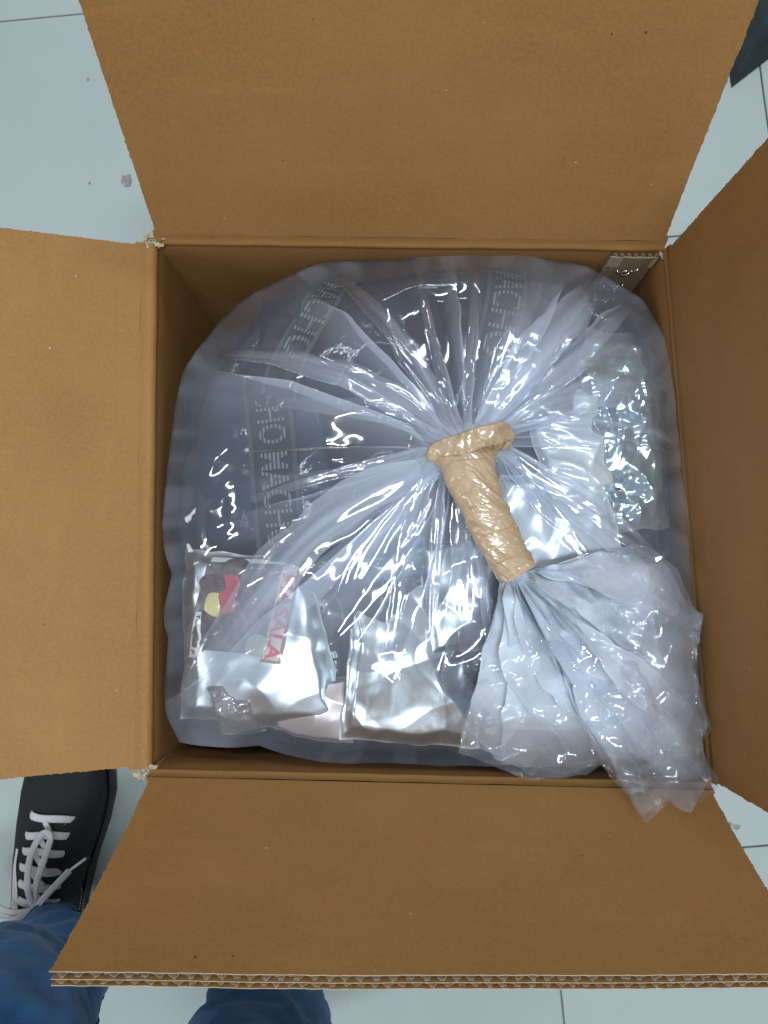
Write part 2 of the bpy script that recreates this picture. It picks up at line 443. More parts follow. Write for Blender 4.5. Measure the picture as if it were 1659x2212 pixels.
    def liner(off0, off1, jit, mb, mul=1.0, flare=True):
        X = (uu[:, None] * (W - 2 * ins) + ins) + np.zeros((1, NL)); Y = np.zeros((NWf, 1)) + vs[None, :]
        edge = np.zeros((NWf, NL))
        X = X.copy(); Y = Y.copy()
        Y = s0 + (Y - s0) * (1 - taper * (1 - X / W))
        X[0] -= jit * np.abs(jA) * 1.3 - 0.0005; X[-1] += jit * np.abs(jB) * 1.3 - 0.0005
        Y[:, -1] += jit * jE
        dz = wav(X, Y) * smst(s0, s0 + 0.06, Y) + warp_amt * (Y / L) ** 2 * (2 * (X / W) - 1) ** 2 * 0.5 + curl * ((Y / L) ** 2 - (Y / L))
        fl = 0
        pts = [A + X[..., None] * e1 + Y[..., None] * e2 + (dz + q)[..., None] * nrm if np.ndim(q) else A + X[..., None] * e1 + Y[..., None] * e2 + (dz - q)[..., None] * nrm for q in (off0, off1)]
        uvg = np.stack([X, Y], -1)
        mb.grid(pts[0], uvg); mb.grid(pts[1][::-1], uvg[::-1])
        for ring in ((pts[0][0], pts[1][0]), (pts[0][-1], pts[1][-1]), (pts[0][:, -1], pts[1][:, -1])):
            g = np.stack(ring, 1); mbf.grid(g, np.stack([np.zeros(g.shape[:2])] * 2, -1))
    mbf = MB(); mb = MB(); liner(0.0, 0.0006, 1.0, mb); liner(0.0055, 0.0060, 0.7, mb); liner(0.0099, 0.0105, 1.0, mb)
    flap = mb.build('flap', MAT['kraft'], box)
    r_ = random.Random(si)
    for (o0_, o1_, pitch, seed) in ((0.0006, 0.0055, 0.0088, 0), (0.0060, 0.0099, 0.0080, 1)):
        nf = int((W - 2 * ins) / pitch); nseg = 10
        X = np.linspace(ins + 0.001, W - ins - 0.001, nf * nseg)
        ph_ = 2 * math.pi * X / pitch + 0.7 * np.sin(X * 37 + seed) + 0.5 * np.sin(X * 113 + 2 * seed + si)
        tri = np.sin(ph_); tri = np.sign(tri) * np.abs(tri) ** 0.75
        mid = (o0_ + o1_) / 2; amp = ((o1_ - o0_) / 2 - 0.0001) * (0.80 + 0.20 * vnoise(X * 160, X * 0 + seed, 5))
        ys = np.concatenate([np.linspace(s0, L - 0.012, 22), [L - 0.0008]])
        g = np.zeros((len(X), 23, 3)); endj = np.array([r_.uniform(-0.0016, 0.0007) for _ in X])
        for k, y in enumerate(ys):
            yy = s0 + (y - s0) * (1 - taper * (1 - X / W)) + 0 * X + (endj if k == 22 else 0)
            dz = wav(X, yy) * smst(s0, s0 + 0.06, yy) + warp_amt * (yy / L) ** 2 * (2 * (X / W) - 1) ** 2 * 0.5 + curl * ((yy / L) ** 2 - (yy / L))
            g[:, k] = A + X[:, None] * e1 + yy[:, None] * e2 + (dz - mid + amp * tri)[:, None] * nrm
        mbf.grid(g); mbf.grid((g - 0.00028 * nrm)[::-1])
        e = np.stack([g[:, 22], g[:, 22] - 0.00028 * nrm], 1); mbf.grid(e)
    fo = mbf.build('fluting', MAT['flute'], flap)
    FLAPS[nm] = dict(A=A, B=B, e1=e1, e2=e2, n=nrm, o=o, W=W, L=L, phi=ph)
mb = MB(); mb.box(cc * np.array([1, 1, 0]) + Z * 0.004, np.array([0.226, 0, 0]), np.array([0, 0.226, 0]), Z * 0.0025)
mb.build('base_panel', MAT['kraft'], box, False)

# ---- stitched corner tab on the far wall, right end, with wire staples
e1, o = side_frame(TL, TR)
tabw = 0.040; mb = MB()
NT_ = 40; us = np.linspace(0, 1, NT_); zs = np.linspace(0.02, H - 0.0035, 30)
g0 = np.zeros((NT_, 30, 3)); g1 = np.zeros((NT_, 30, 3))
for i, u in enumerate(us):
    x = (TR - TL).dot(e1) - 0.003 - tabw * (1 - u)
    for k, z_ in enumerate(zs):
        top = 0.0012 * math.sin(u * 9) * (k == 29)
        slant = (0.006 * (1 - u)) * (0.38 - z_) / 0.1 * 0.0
        lift = -0.0052 + 0.0012 * math.sin(u * 6.0 + 1) * (k > 26) - 0.0025 * smst(0.0, 0.25, 1 - u) * 0.2
        base = TL + e1 * x; base = np.array([base[0], base[1], 0])
        bul = 0.004 * math.sin(math.pi * x / np.linalg.norm(TR - TL)) * math.sin(math.pi * z_ / H)
        g0[i, k] = base + o * (bul + lift) + Z * (z_ + top)
        g1[i, k] = base + o * (bul - 0.0003) + Z * (z_ + top)
uvt = np.stack([np.repeat(us[:, None] * tabw, 30, 1), np.repeat(zs[None], NT_, 0)], -1)
mb.grid(g0, uvt); mb.grid(np.stack([g0[0], g1[0]], 1))
mb.build('corner_tab', MAT['kraft_tab'], box)
mb = MB(); X = np.linspace(0, 1, 160)
base = (TR - TL).dot(e1) - 0.003 - tabw
pts = np.array([TL + e1 * (base + tabw * u) - o * (0.0027 + 0.0016 * math.sin(u * 44)) for u in X]); pts[:, 2] = H - 0.0042
g = np.stack([pts, pts - Z * 0.03], 1); mb.grid(g); mb.grid((g - o * 0.0004)[::-1]); mb.grid(np.stack([pts, pts - o * 0.0004], 1))
pts2 = np.array([TL + e1 * (base + tabw * u) - o * 0.0051 for u in X]); pts2[:, 2] = H - 0.0032 + 0.0006 * np.sin(X * 23)
mb.grid(np.stack([pts2, pts2 - Z * 0.02], 1)); mb.grid(np.stack([pts2, pts2 + o * 0.0006], 1))
mb.build('tab_fluting', MAT['flute'], box)
MAT['wire'] = mat_simple('staple_wire', (0.75, 0.72, 0.68), 0.25, 1.0)
for zc_, off in ((H - 0.027, 0.021), (H - 0.062, 0.0185), (H - 0.097, 0.020)):
    mb = MB(); c = TL + e1 * (base + off); c = np.array([c[0], c[1], zc_]) - o * 0.0062
    wp = [c + e1 * x + Z * zz - o * q for x, zz, q in ((-0.0085, -0.001, -0.003), (-0.007, -0.0025, 0.0006), (-0.002, 0.0025, 0.0012), (0.003, 0.0005, 0.0008), (0.007, 0.0045, 0.0012), (0.0085, 0.004, -0.003))]
    mb.tube(catmull(wp, 28), 0.0005, 6, flat=(1.6, 0.8))
    wp = [c + e1 * x + Z * zz - o * q for x, zz, q in ((-0.004, -0.0085, -0.002), (-0.002, -0.0075, 0.001), (0.002, -0.005, 0.001), (0.003, -0.004, -0.002))]
    mb.tube(catmull(wp, 12), 0.0005, 6, flat=(1.6, 0.8))
    mb.build('staple', MAT['wire'], box)

# ---- torn paper fibres where the flaps part at the corners
def torn(corner, seed, n=16, spread=0.007):
    r = random.Random(seed); mb = MB(); r2 = np.random.default_rng(seed)
    for k in range(n):
        c = corner + np.array([r.gauss(0, spread * 0.5), r.gauss(0, spread * 0.5), r.uniform(-0.004, 0.002)])
        a = r.uniform(0, 6.28); ln = r.uniform(0.003, 0.009); wd = r.uniform(0.0008, 0.0028)
        dx = np.array([math.cos(a), math.sin(a), r.uniform(-0.5, 0.6)]); dy = norm(np.cross(dx, [r.uniform(-1, 1), r.uniform(-1, 1), 1.0]))
        m_ = 6; g = np.zeros((m_, 3, 3)); curl = r.uniform(-0.003, 0.003)
        for i in range(m_):
            t = i / (m_ - 1)
            for j in range(3):
                g[i, j] = c + dx * ln * (t - 0.4) + dy * wd * (j - 1) * (1 - 0.6 * t) * r.uniform(0.6, 1.3) + Z * (curl * math.sin(t * 3) + 0.0006 * r.random())
        mb.grid(g); mb.grid((g - Z * 0.0003)[::-1])
    return mb.build('torn_fibre', MAT['fibre'], box, False)
torn(TL + np.array([-0.004, 0.002, 0.001]), 3, 22, 0.008); torn(BL + np.array([-0.003, -0.001, 0.0]), 5, 18, 0.007); torn(TR + np.array([0.001, 0.0, -0.004]), 8, 10, 0.004); torn(BR, 9, 8, 0.004)

# ------------------------------------------------------------------ bag shape
KN = P(1012, 962, 0.425)                                    # where the film gathers into the neck
OUT = [(1030, 545, .366), (1100, 550, .366), (1185, 562, .364), (1270, 577, .360), (1322, 606, .352), (1384, 648, .350), (1414, 690, .358), (1438, 735, .368), (1450, 800, .376), (1464, 870, .380), (1474, 950, .383),
       (1480, 1050, .384), (1492, 1150, .384), (1502, 1240, .384), (1508, 1330, .384), (1512, 1430, .382), (1508, 1530, .378), (1480, 1608, .372), (1400, 1640, .368), (1280, 1650, .368), (1100, 1655, .370), (1000, 1654, .370), (930, 1653, .370),
       (800, 1650, .370), (700, 1646, .369), (620, 1628, .366), (560, 1610, .362), (500, 1614, .363), (440, 1612, .364), (385, 1606, .360), (358, 1545, .364), (349, 1500, .367), (361, 1380, .367), (350, 1320, .367), (366, 1240, .367), (347, 1180, .367),
       (343, 1130, .368), (352, 1040, .366), (360, 960, .362), (379, 870, .353), (396, 800, .344), (444, 733, .328), (515, 651, .324), (615, 597, .338), (687, 569, .352), (770, 563, .358), (860, 559, .364), (950, 549, .366)]
OUT = np.array(OUT, float)
ow = P(OUT[:, 0], OUT[:, 1], OUT[:, 2])
oth = np.arctan2(ow[:, 1] - KN[1], ow[:, 0] - KN[0]); orr = np.hypot(ow[:, 1] - KN[1], ow[:, 0] - KN[0])
od = np.argsort(oth); oth = oth[od]; orr = orr[od]; oze = OUT[od, 2]
def per(th, arr):
    th = (np.asarray(th) + np.pi) % (2 * np.pi) - np.pi
    return np.interp(th, np.concatenate([oth - 2 * np.pi, oth, oth + 2 * np.pi]), np.tile(arr, 3))
ZC = 0.400
def top_z(th, rho):
    ze = per(th, oze)
    dome = ze + (ZC - ze) * (1 - np.clip(rho, 0, 1) ** 2.8)
    return dome + 0.030 * np.exp(-(rho / 0.10) ** 1.3) - 0.006 * smst(0.86, 1.0, rho)
def film_z(x, y):
    th = np.arctan2(y - KN[1], x - KN[0]); rho = np.hypot(y - KN[1], x - KN[0]) / per(th, orr)
    ze = per(th, oze)
    return ze + (ZC - ze) * (1 - np.clip(rho, 0, 1) ** 2.8) - 0.012 * smst(0.86, 1.0, rho)
def Pf(px, py, dz):
    """point seen at px,py that lies dz under the film"""
    z = np.full(np.shape(px), 0.37)
    for _ in range(6):
        p = P(px, py, z); z = film_z(p[..., 0], p[..., 1]) - dz
    return P(px, py, z)

# ------------------------------------------------------------------ what is inside the bag
def mat_wrapped_cloth(name, color, color2):
    m, nt = new_mat(name); T = NT(nt)
    ob = T.n('ShaderNodeTexCoord').outputs['Object']
    c = T.mix(T.ramp(T.noise(ob, 16, 4, 0.6), 0.3, 0.7), (*color, 1), (*color2, 1))
    p = T.n('ShaderNodeBsdfPrincipled'); T.l(c, p.inputs['Base Color']); p.inputs['Roughness'].default_value = 0.75
    p.inputs['Coat Weight'].default_value = 0.4; p.inputs['Coat Roughness'].default_value = 0.10
    b = T.bump(T.noise(ob, 40, 4, 0.6), 0.35, 0.006)
    T.l(b, p.inputs['Coat Normal'])
    T.l(T.bump(T.noise(T.mapping(ob, (900, 900, 900)), 1, 1), 0.2, 0.0006), p.inputs['Normal'])
    T.out(p.outputs[0]); return m
MAT['navy'] = mat_wrapped_cloth('wrapped_navy_cloth', (0.008, 0.013, 0.026), (0.014, 0.024, 0.044))
MAT['plum'] = mat_wrapped_cloth('wrapped_plum_cloth', (0.012, 0.014, 0.030), (0.020, 0.024, 0.046))
MAT['slate'] = mat_wrapped_cloth('wrapped_slate_cloth', (0.010, 0.020, 0.042), (0.020, 0.038, 0.068))
MAT['band'] = mat_simple('waistband', (0.020, 0.030, 0.040), 0.8, noise=0.3, nscale=500)
MAT['bandline'] = mat_simple('waistband_edge', (0.045, 0.062, 0.074), 0.8)
def mat_letters():
    m, nt = new_mat('striped_lettering'); T = NT(nt)
    uv = T.n('ShaderNodeTexCoord').outputs['Object']
    sx = T.n('ShaderNodeSeparateXYZ'); T.l(uv, sx.inputs[0])
    s = T.math('SINE', T.math('MULTIPLY', sx.outputs[1], 2 * math.pi / 0.0034))
    f = T.ramp(T.math('MULTIPLY_ADD', s, 0.5, 0.5), 0.30, 0.60)
    p = T.n('ShaderNodeBsdfPrincipled'); T.l(T.mix(f, (0.022, 0.034, 0.044, 1), (0.150, 0.175, 0.190, 1)), p.inputs['Base Color']); p.inputs['Roughness'].default_value = 0.8
    T.out(p.outputs[0]); return m
MAT['letters'] = mat_letters()
def mat_foil(name, color, rough=0.22, metal=1.0, bump=0.4, bscale=45, coat=0.0):
    m, nt = new_mat(name); T = NT(nt)
    ob = T.n('ShaderNodeTexCoord').outputs['Object']
    p = T.n('ShaderNodeBsdfPrincipled'); p.inputs['Base Color'].default_value = (*color, 1); p.inputs['Metallic'].default_value = metal
    p.inputs['Roughness'].default_value = rough; p.inputs['Coat Weight'].default_value = coat; p.inputs['Coat Roughness'].default_value = 0.05
    b = T.bump(T.noise(ob, bscale, 3, 0.5), bump, 0.004)
    T.l(b, p.inputs['Normal']); T.l(b, p.inputs['Coat Normal'])
    T.out(p.outputs[0]); return m
MAT['silver'] = mat_foil('silver_foil', (0.76, 0.84, 0.88), 0.24, bump=0.10, bscale=24)
MAT['silver_soft'] = mat_foil('satin_silver_pouch', (0.66, 0.73, 0.78), 0.33, bump=0.14, bscale=20)
MAT['cello'] = mat_foil('crumpled_cellophane', (0.46, 0.60, 0.66), 0.17, 0.75, bump=0.10, bscale=30, coat=1.0)
MAT['white_pack'] = mat_foil('white_gloss_packet', (0.72, 0.80, 0.84), 0.26, 0.2, bump=0.08, bscale=22, coat=1.0)
MAT['teal_pack'] = mat_foil('teal_gloss_packet', (0.12, 0.20, 0.25), 0.3, 0.2, bump=0.2, bscale=25, coat=1.0)
MAT['amber'] = mat_foil('amber_wrap', (0.38, 0.36, 0.34), 0.2, 0.7, bump=0.15, bscale=50, coat=1.0)
MAT['reflection_tint_foil'] = mat_foil('reflection_tint_pouch', (0.50, 0.44, 0.44), 0.36, 0.6, bump=0.1, bscale=18, coat=0.5)  # mauve tan of reflected cardboard put into the base colour

def pillow(name, quad, dz, thick, mat, parent=None, amp=0.004, size=0.03, seed=0, n=70, bulge=0.006, edge=0.10, octaves=3, drop=0.006, fac=0.0, flat=0.0):
    """a soft flat packet: quad = four picture corners clockwise from upper left; it lies dz under the film"""
    q = np.array(quad, float); u, v = np.meshgrid(np.linspace(0, 1, n), np.linspace(0, 1, n), indexing='ij')
    wv = 0.02 * np.sin(v * 7 + seed) ; wu = 0.02 * np.sin(u * 6 + seed * 2)
    uu_ = np.clip(u + wv * 4 * u * (1 - u), 0, 1); vv_ = np.clip(v + wu * 4 * v * (1 - v), 0, 1)
    px = (q[0, 0] * (1 - uu_) + q[1, 0] * uu_) * (1 - vv_) + (q[3, 0] * (1 - uu_) + q[2, 0] * uu_) * vv_
    py = (q[0, 1] * (1 - uu_) + q[1, 1] * uu_) * (1 - vv_) + (q[3, 1] * (1 - uu_) + q[2, 1] * uu_) * vv_
    # edges of soft packets are not straight
    eb = 30 * (fbm(px / 60, py / 60, seed + 5, 2) - 0.4); ec = 30 * (fbm(px / 60 + 9, py / 60, seed + 6, 2) - 0.4)
    px = px + eb; py = py + ec
    g = Pf(px, py, dz)
    if flat:
        zf = g[..., 2] * (1 - flat) + flat * np.percentile(g[..., 2], 35); g = P(px, py, zf)
    d = np.minimum(np.minimum(u, 1 - u), np.minimum(v, 1 - v))
    prof = smst(0, edge, d)
    hh = crinkle(g[..., 0], g[..., 1], size, seed, octaves) * amp * 3 + (fbm(g[..., 0] * 22, g[..., 1] * 22, seed + 3, 2) - 0.37) * bulge * 1.6 + (crumple(g[..., 0], g[..., 1], size * 1.3, seed + 40, 3) * fac if fac else 0)
    top = g.copy(); top[..., 2] += hh * (0.35 + 0.65 * prof) - (1 - prof) * min(thick * 0.45, drop) + bulge * (np.sin(np.pi * u) * np.sin(np.pi * v) - 0.6)
    bot = g.copy(); bot[..., 2] = g[..., 2] - thick * 0.5 - prof * thick * 0.5 
    ed = d < 1e-9
    bot[ed] = top[ed] - np.array([0, 0, 0.0008])
    mb = MB(); uvg = np.stack([u, v], -1)
    mb.grid(top[:, ::-1], uvg[:, ::-1]); mb.grid(bot, uvg)
    ob = mb.build(name, mat, parent)
    return ob, top

DARK = 'dark garment packs inside the bag'
def garment(label, quad, dz, mat, seed, amp=0.010, size=0.10):
    t = thing('garment_pack', label, 'clothes pack', DARK)
    ob, top = pillow('folded_cloth', quad, dz, 0.05, MAT[mat], t, amp, size, seed, 80, 0.009, 0.08, drop=0.012)
    return t, top
gA, topA = garment('plum grey wrapped garment under the upper left of the bag, letters CHO on its band', [(562, 640), (1010, 562), (985, 905), (500, 905)], 0.018, 'plum', 3)
gB, topB = garment('dark garment pack with a striped MACHO waistband just above the knot', [(950, 556), (1300, 606), (1250, 900), (940, 945)], 0.012, 'navy', 5)
gC, topC = garment('navy blue garment pack at the left edge of the bag with a pale lined waistband', [(396, 806), (690, 780), (770, 1190), (362, 1200)], 0.023, 'slate', 8)
gD, topD = garment('dark slate garment pack left of the taped neck', [(660, 840), (990, 880), (985, 1180), (700, 1210)], 0.020, 'plum', 12)
gE, topE = garment('dark teal garment pack along the right side under the crumpled clear packet', [(1180, 630), (1425, 690), (1496, 1270), (1260, 1260)], 0.030, 'slate', 15)
gF, topF = garment('dark garment filling the lower left corner of the bag', [(364, 1180), (760, 1180), (760, 1618), (376, 1596)], 0.030, 'plum', 19)
gG, topG = garment('slate blue garment lying under the silver pouches at the front', [(690, 1130), (1200, 1130), (1230, 1636), (720, 1636)], 0.028, 'slate', 23)
gH, topH = garment('slate garment under the bag mouth at the front right', [(1080, 1200), (1490, 1200), (1490, 1600), (1080, 1620)], 0.040, 'slate', 27)

# bulk of dark clothes added below the packs to block leaking light
tb = np.linspace(-np.pi, np.pi, 120, endpoint=False); rb = np.linspace(0.02, 1, 30); TB, RB = np.meshgrid(tb, rb, indexing='ij')
xb = KN[0] + per(TB, orr) * 0.975 * RB * np.cos(TB); yb = KN[1] + per(TB, orr) * 0.975 * RB * np.sin(TB)
zb = film_z(xb, yb) - 0.052 + 0.026 * smst(0.80, 0.93, RB) - 0.03 * smst(0.93, 1, RB) + crinkle(xb, yb, 0.09, 77, 3) * 0.014
side = np.stack([xb[:, -1], yb[:, -1], zb[:, -1] * 0 + 0.02], -1)
mb = MB(); mb.grid(np.stack([xb, yb, zb], -1), None, True); mb.grid(np.stack([np.stack([xb[:, -1], yb[:, -1], zb[:, -1]], -1), side], 1), None, True)
tag(mb.build('light_block_clothes', MAT['navy']), 'dark mass of clothes added at the bottom of the bag to block light', 'clothes')

def font_mesh(text, size):
    cu = bpy.data.curves.new('lettering', 'FONT'); cu.body = text; cu.size = size; cu.align_x = 'CENTER'; cu.align_y = 'CENTER'
    cu.extrude = 0.0; cu.offset = 0.0006 * size / 0.03; cu.resolution_u = 4
    o = bpy.data.objects.new('lettering', cu); COL.objects.link(o)
    me = bpy.data.meshes.new_from_object(o.evaluated_get(bpy.context.evaluated_depsgraph_get()))
    bpy.data.objects.remove(o); bpy.data.curves.remove(cu)
    return me
def surf(top):
    """height lookup on a pillow top"""
    pts = top.reshape(-1, 3)
    def f(x, y):
        d = (pts[:, 0] - x) ** 2 + (pts[:, 1] - y) ** 2; k = np.argsort(d)[:4]; w_ = 1 / (d[k] + 1e-8); return float((pts[k, 2] * w_).sum() / w_.sum())
    return f
def waistband(parent, top, path, width, text, tsize, tpos=0.5, spacing=1.0):
    """a band following picture points down the page, with letters reading downwards"""
    f = surf(top)
    pts = catmull([Pf(np.array(a[0], float), np.array(a[1], float), 0.014) for a in path], 40)
    for i in range(40): pts[i, 2] = f(pts[i, 0], pts[i, 1])
    ker = np.ones(9) / 9; zp = np.pad(pts[:, 2], 4, mode='edge'); pts[:, 2] = np.convolve(zp, ker, 'valid') + 0.003
    tg = np.gradient(pts, axis=0); tg /= np.linalg.norm(tg, axis=1)[:, None]
    sd = np.cross(np.array([0, 0, 1.0]), tg); sd /= np.linalg.norm(sd, axis=1)[:, None]       # to the right when walking down = -sd
    ws = np.linspace(-1, 1, 9) * width / 2
    g = pts[:, None] + sd[:, None] * ws[None, :, None]
    for i in range(40):
        for j in range(9): g[i, j, 2] = max(pts[i, 2] - 0.001, f(g[i, j, 0], g[i, j, 1]) + 0.0015)
    mb = MB(); mb.grid(g); b = mb.build('waistband', MAT['band'], parent)
    for sgn in (-1, 1):
        mb = MB(); wl = np.linspace(0.40, 0.5, 3) * sgn * width
        gg = pts[:, None] + sd[:, None] * wl[None, :, None]
        gg[..., 2] = np.maximum(g[:, 0 if sgn < 0 else 8, 2], pts[:, 2])[:, None] + 0.0008
        mb.grid(gg); mb.build('band_edge', MAT['bandline'], b)
    # letters, bent along the band
    me = font_mesh(text, tsize); n_ = len(me.vertices); co = np.zeros(n_ * 3); me.vertices.foreach_get('co', co); co = co.reshape(-1, 3)
    arc = np.concatenate([[0], np.cumsum(np.linalg.norm(np.diff(pts, axis=0), axis=1))])
    s = co[:, 0] * spacing + tpos * arc[-1]
    c_ = np.stack([np.interp(s, arc, pts[:, k]) for k in range(3)], 1); sdn = np.stack([np.interp(s, arc, sd[:, k]) for k in range(3)], 1)
    out = c_ + sdn * co[:, 1:2] 
    zz_ = np.array([max(c_[i, 2], f(out[i, 0], out[i, 1]) + 0.0015) for i in range(n_)]) + 0.0012
    out[:, 2] = zz_
    # stripes run along the word: keep the flat coordinates as UV
    for i, v in enumerate(me.vertices): v.co = out[i]
    uvl = me.uv_layers.new(name='UVMap') if not me.uv_layers else me.uv_layers[0]
    for lp in me.loops: uvl.data[lp.index].uv = (co[lp.vertex_index, 0], co[lp.vertex_index, 1])
    me.materials.clear()
    link('lettering', me, MAT['letters'], b, False)
# letters' stripes use the flat UV
_m = MAT['letters'].node_tree
for nd in list(_m.nodes):
    if nd.bl_idname == 'ShaderNodeTexCoord':
        uvn = _m.nodes.new('ShaderNodeUVMap')
        for l in list(nd.outputs['Object'].links): _m.links.new(uvn.outputs[0], l.to_socket)
waistband(gB, topB, [(1098, 575), (1085, 680), (1062, 780), (1035, 890)], 0.034, 'MACHO', 0.036, 0.40, 0.86)
waistband(gA, topA, [(735, 590), (690, 670), (625, 790), (600, 860)], 0.030, 'MACHO', 0.034, 0.42, 0.80)
waistband(gC, topC, [(565, 790), (580, 900), (592, 1020), (605, 1180)], 0.040, 'MACHO MACHO', 0.032, 0.50, 0.70)
waistband(gD, topD, [(985, 830), (972, 900), (965, 1000), (960, 1060)], 0.030, 'MACHO', 0.030, 0.38, 0.66)

def pouch(name, label, cat, quad, dz, mat, **kw):
    ob, top = pillow(name, quad, dz, kw.pop('thick', 0.025), MAT[mat], None, **kw)
    tag(ob, label, cat, 'packets inside the bag'); return ob, top
pouch('cellophane_packet', 'crumpled clear packet with a teal sheen at the right side of the bag', 'packet', [(1235, 690), (1425, 735), (1458, 1130), (1330, 1160)], 0.013, 'cello', amp=0.005, size=0.05, seed=31, n=120, octaves=3, fac=0.018)
pouch('cellophane_packet', 'smaller clear wrapped packet right of the knot, above the white packet', 'packet', [(1130, 850), (1300, 840), (1340, 1060), (1190, 1080)], 0.018, 'white_pack', amp=0.006, size=0.045, seed=33, n=80, flat=0.8)
pouch('white_packet', 'bright white glossy packet right of the tan taped neck', 'packet', [(1080, 1020), (1290, 1000), (1395, 1295), (1085, 1330)], 0.010, 'white_pack', amp=0.0045, size=0.055, seed=35, n=80, flat=0.9)
pouch('white_packet', 'pale packet lying under the loose bag mouth at the front right', 'packet', [(1060, 1290), (1420, 1250), (1440, 1560), (1050, 1590)], 0.022, 'white_pack', amp=0.004, size=0.06, seed=36, n=80, flat=0.8)
pouch('silver_pouch', 'crumpled silver foil pouch in the middle of the front row', 'pouch', [(760, 1250), (1035, 1215), (1040, 1622), (732, 1602)], 0.012, 'silver', amp=0.0045, size=0.09, seed=37, n=120, octaves=3, fac=0.005, flat=0.9)
pouch('silver_pouch', 'narrow silver pouch right of the crumpled foil pouch, beneath the taped neck', 'pouch', [(900, 1170), (1075, 1130), (1085, 1400), (930, 1420)], 0.010, 'silver_soft', amp=0.0045, size=0.05, seed=38, n=80, flat=0.9)
pouch('teal_packet', 'dark teal shiny packet above the crumpled silver pouch', 'packet', [(745, 1120), (930, 1100), (950, 1250), (770, 1290)], 0.020, 'teal_pack', amp=0.006, size=0.04, seed=39, n=80)
pouch('reflection_tint_pouch', 'added pouch coloured like reflected cardboard at the front edge beside the silver pouches', 'pouch', [(570, 1470), (760, 1470), (760, 1610), (590, 1585)], 0.014, 'reflection_tint_foil', amp=0.003, size=0.06, seed=41, n=70, flat=0.8)  # added pouch, its colour stands in for the cardboard's reflection
pouch('cellophane_twist', 'small crumpled cellophane twist near the lower left corner of the bag', 'packet', [(440, 1492), (535, 1470), (575, 1585), (478, 1590)], 0.006, 'amber', amp=0.004, size=0.03, seed=42, n=80, thick=0.010, fac=0.012, drop=0.002)
# ---- the spice pouch with its printed window and MASALA panel
spice, topS = pillow('spice_pouch', [(395, 1185), (660, 1200), (755, 1590), (385, 1560)], 0.012, 0.03, MAT['silver_soft'], None, amp=0.004, size=0.08, seed=51, n=100, flat=0.75, bulge=0.010)
tag(spice, 'satin silver spice pouch with sweets printed on it and a pink MASALA panel', 'pouch', 'packets inside the bag')
fS = surf(topS)
MAT['print_dark'] = mat_simple('printed_dark', (0.10, 0.095, 0.10), 0.4, noise=0.6, nscale=90, coat=0.6)
MAT['print_pink'] = mat_simple('printed_pink', (0.62, 0.50, 0.46), 0.45, coat=0.5)
MAT['print_border'] = mat_simple('printed_border', (0.26, 0.17, 0.12), 0.5, coat=0.5)
MAT['print_red'] = mat_simple('printed_red', (0.42, 0.09, 0.11), 0.4, coat=0.6)
MAT['print_yellow'] = mat_simple('printed_yellow', (0.56, 0.50, 0.22), 0.4, noise=0.15, coat=0.6)
MAT['print_green'] = mat_simple('printed_green', (0.36, 0.44, 0.33), 0.4, coat=0.6)
MAT['print_date'] = mat_simple('printed_date', (0.075, 0.050, 0.062), 0.45, noise=0.7, nscale=160, coat=0.5)
MAT['print_white'] = mat_simple('printed_white', (0.60, 0.60, 0.58), 0.5, coat=0.4)
MAT['print_text'] = mat_simple('printed_text', (0.55, 0.05, 0.06), 0.5)
MAT['print_black'] = mat_simple('printed_black', (0.03, 0.03, 0.03), 0.5)
def decal(name, polyq, lift, mat, n=14):
    q = np.array(polyq, float); u, v = np.meshgrid(np.linspace(0, 1, n), np.linspace(0, 1, n), indexing='ij')
    px = (q[0, 0] * (1 - u) + q[1, 0] * u) * (1 - v) + (q[3, 0] * (1 - u) + q[2, 0] * u) * v
    py = (q[0, 1] * (1 - u) + q[1, 1] * u) * (1 - v) + (q[3, 1] * (1 - u) + q[2, 1] * u) * v
    g = Pf(px, py, 0.012)
    for i in range(n):
        for j in range(n): g[i, j, 2] = fS(g[i, j, 0], g[i, j, 1]) + lift
    mb = MB(); mb.grid(g[:, ::-1]); return mb.build(name, MAT[mat], spice)
def sweet(px, py, a, b, ang, mat, lift=0.002):
    n = 18; c = Pf(np.array(px, float), np.array(py, float), 0.012); mb = MB(); G = np.zeros((n, 6, 3))
    for i in range(n):
        t = 2 * math.pi * i / n
        for j in range(6):
            r = (j + 0.02) / 5.02; x = a * r * math.cos(t); y = b * r * math.sin(t)
            X = c[0] + x * math.cos(ang) - y * math.sin(ang); Y = c[1] + x * math.sin(ang) + y * math.cos(ang)
            G[i, j] = (X, Y, fS(X, Y) + lift + 0.0011 * math.sqrt(max(0, 1 - r * r)))
    mb.grid(G, None, True); return mb.build('printed_sweet', MAT[mat], spice)
decal('printed_window', [(452, 1200), (640, 1208), (600, 1420), (398, 1400)], 0.0010, 'print_dark')
decal('window_stripe', [(455, 1203), (640, 1211), (639, 1220), (454, 1213)], 0.0018, 'print_white')
decal('panel_border', [(612, 1215), (650, 1217), (608, 1436), (528, 1424)][0:1] + [(648, 1217), (606, 1436), (560, 1430)], 0.0018, 'print_border')
decal('panel', [(607, 1221), (640, 1223), (600, 1429), (565, 1423)], 0.0026, 'print_pink')
decal('side_strip', [(425, 1320), (437, 1322), (425, 1420), (408, 1420)], 0.0026, 'print_white')
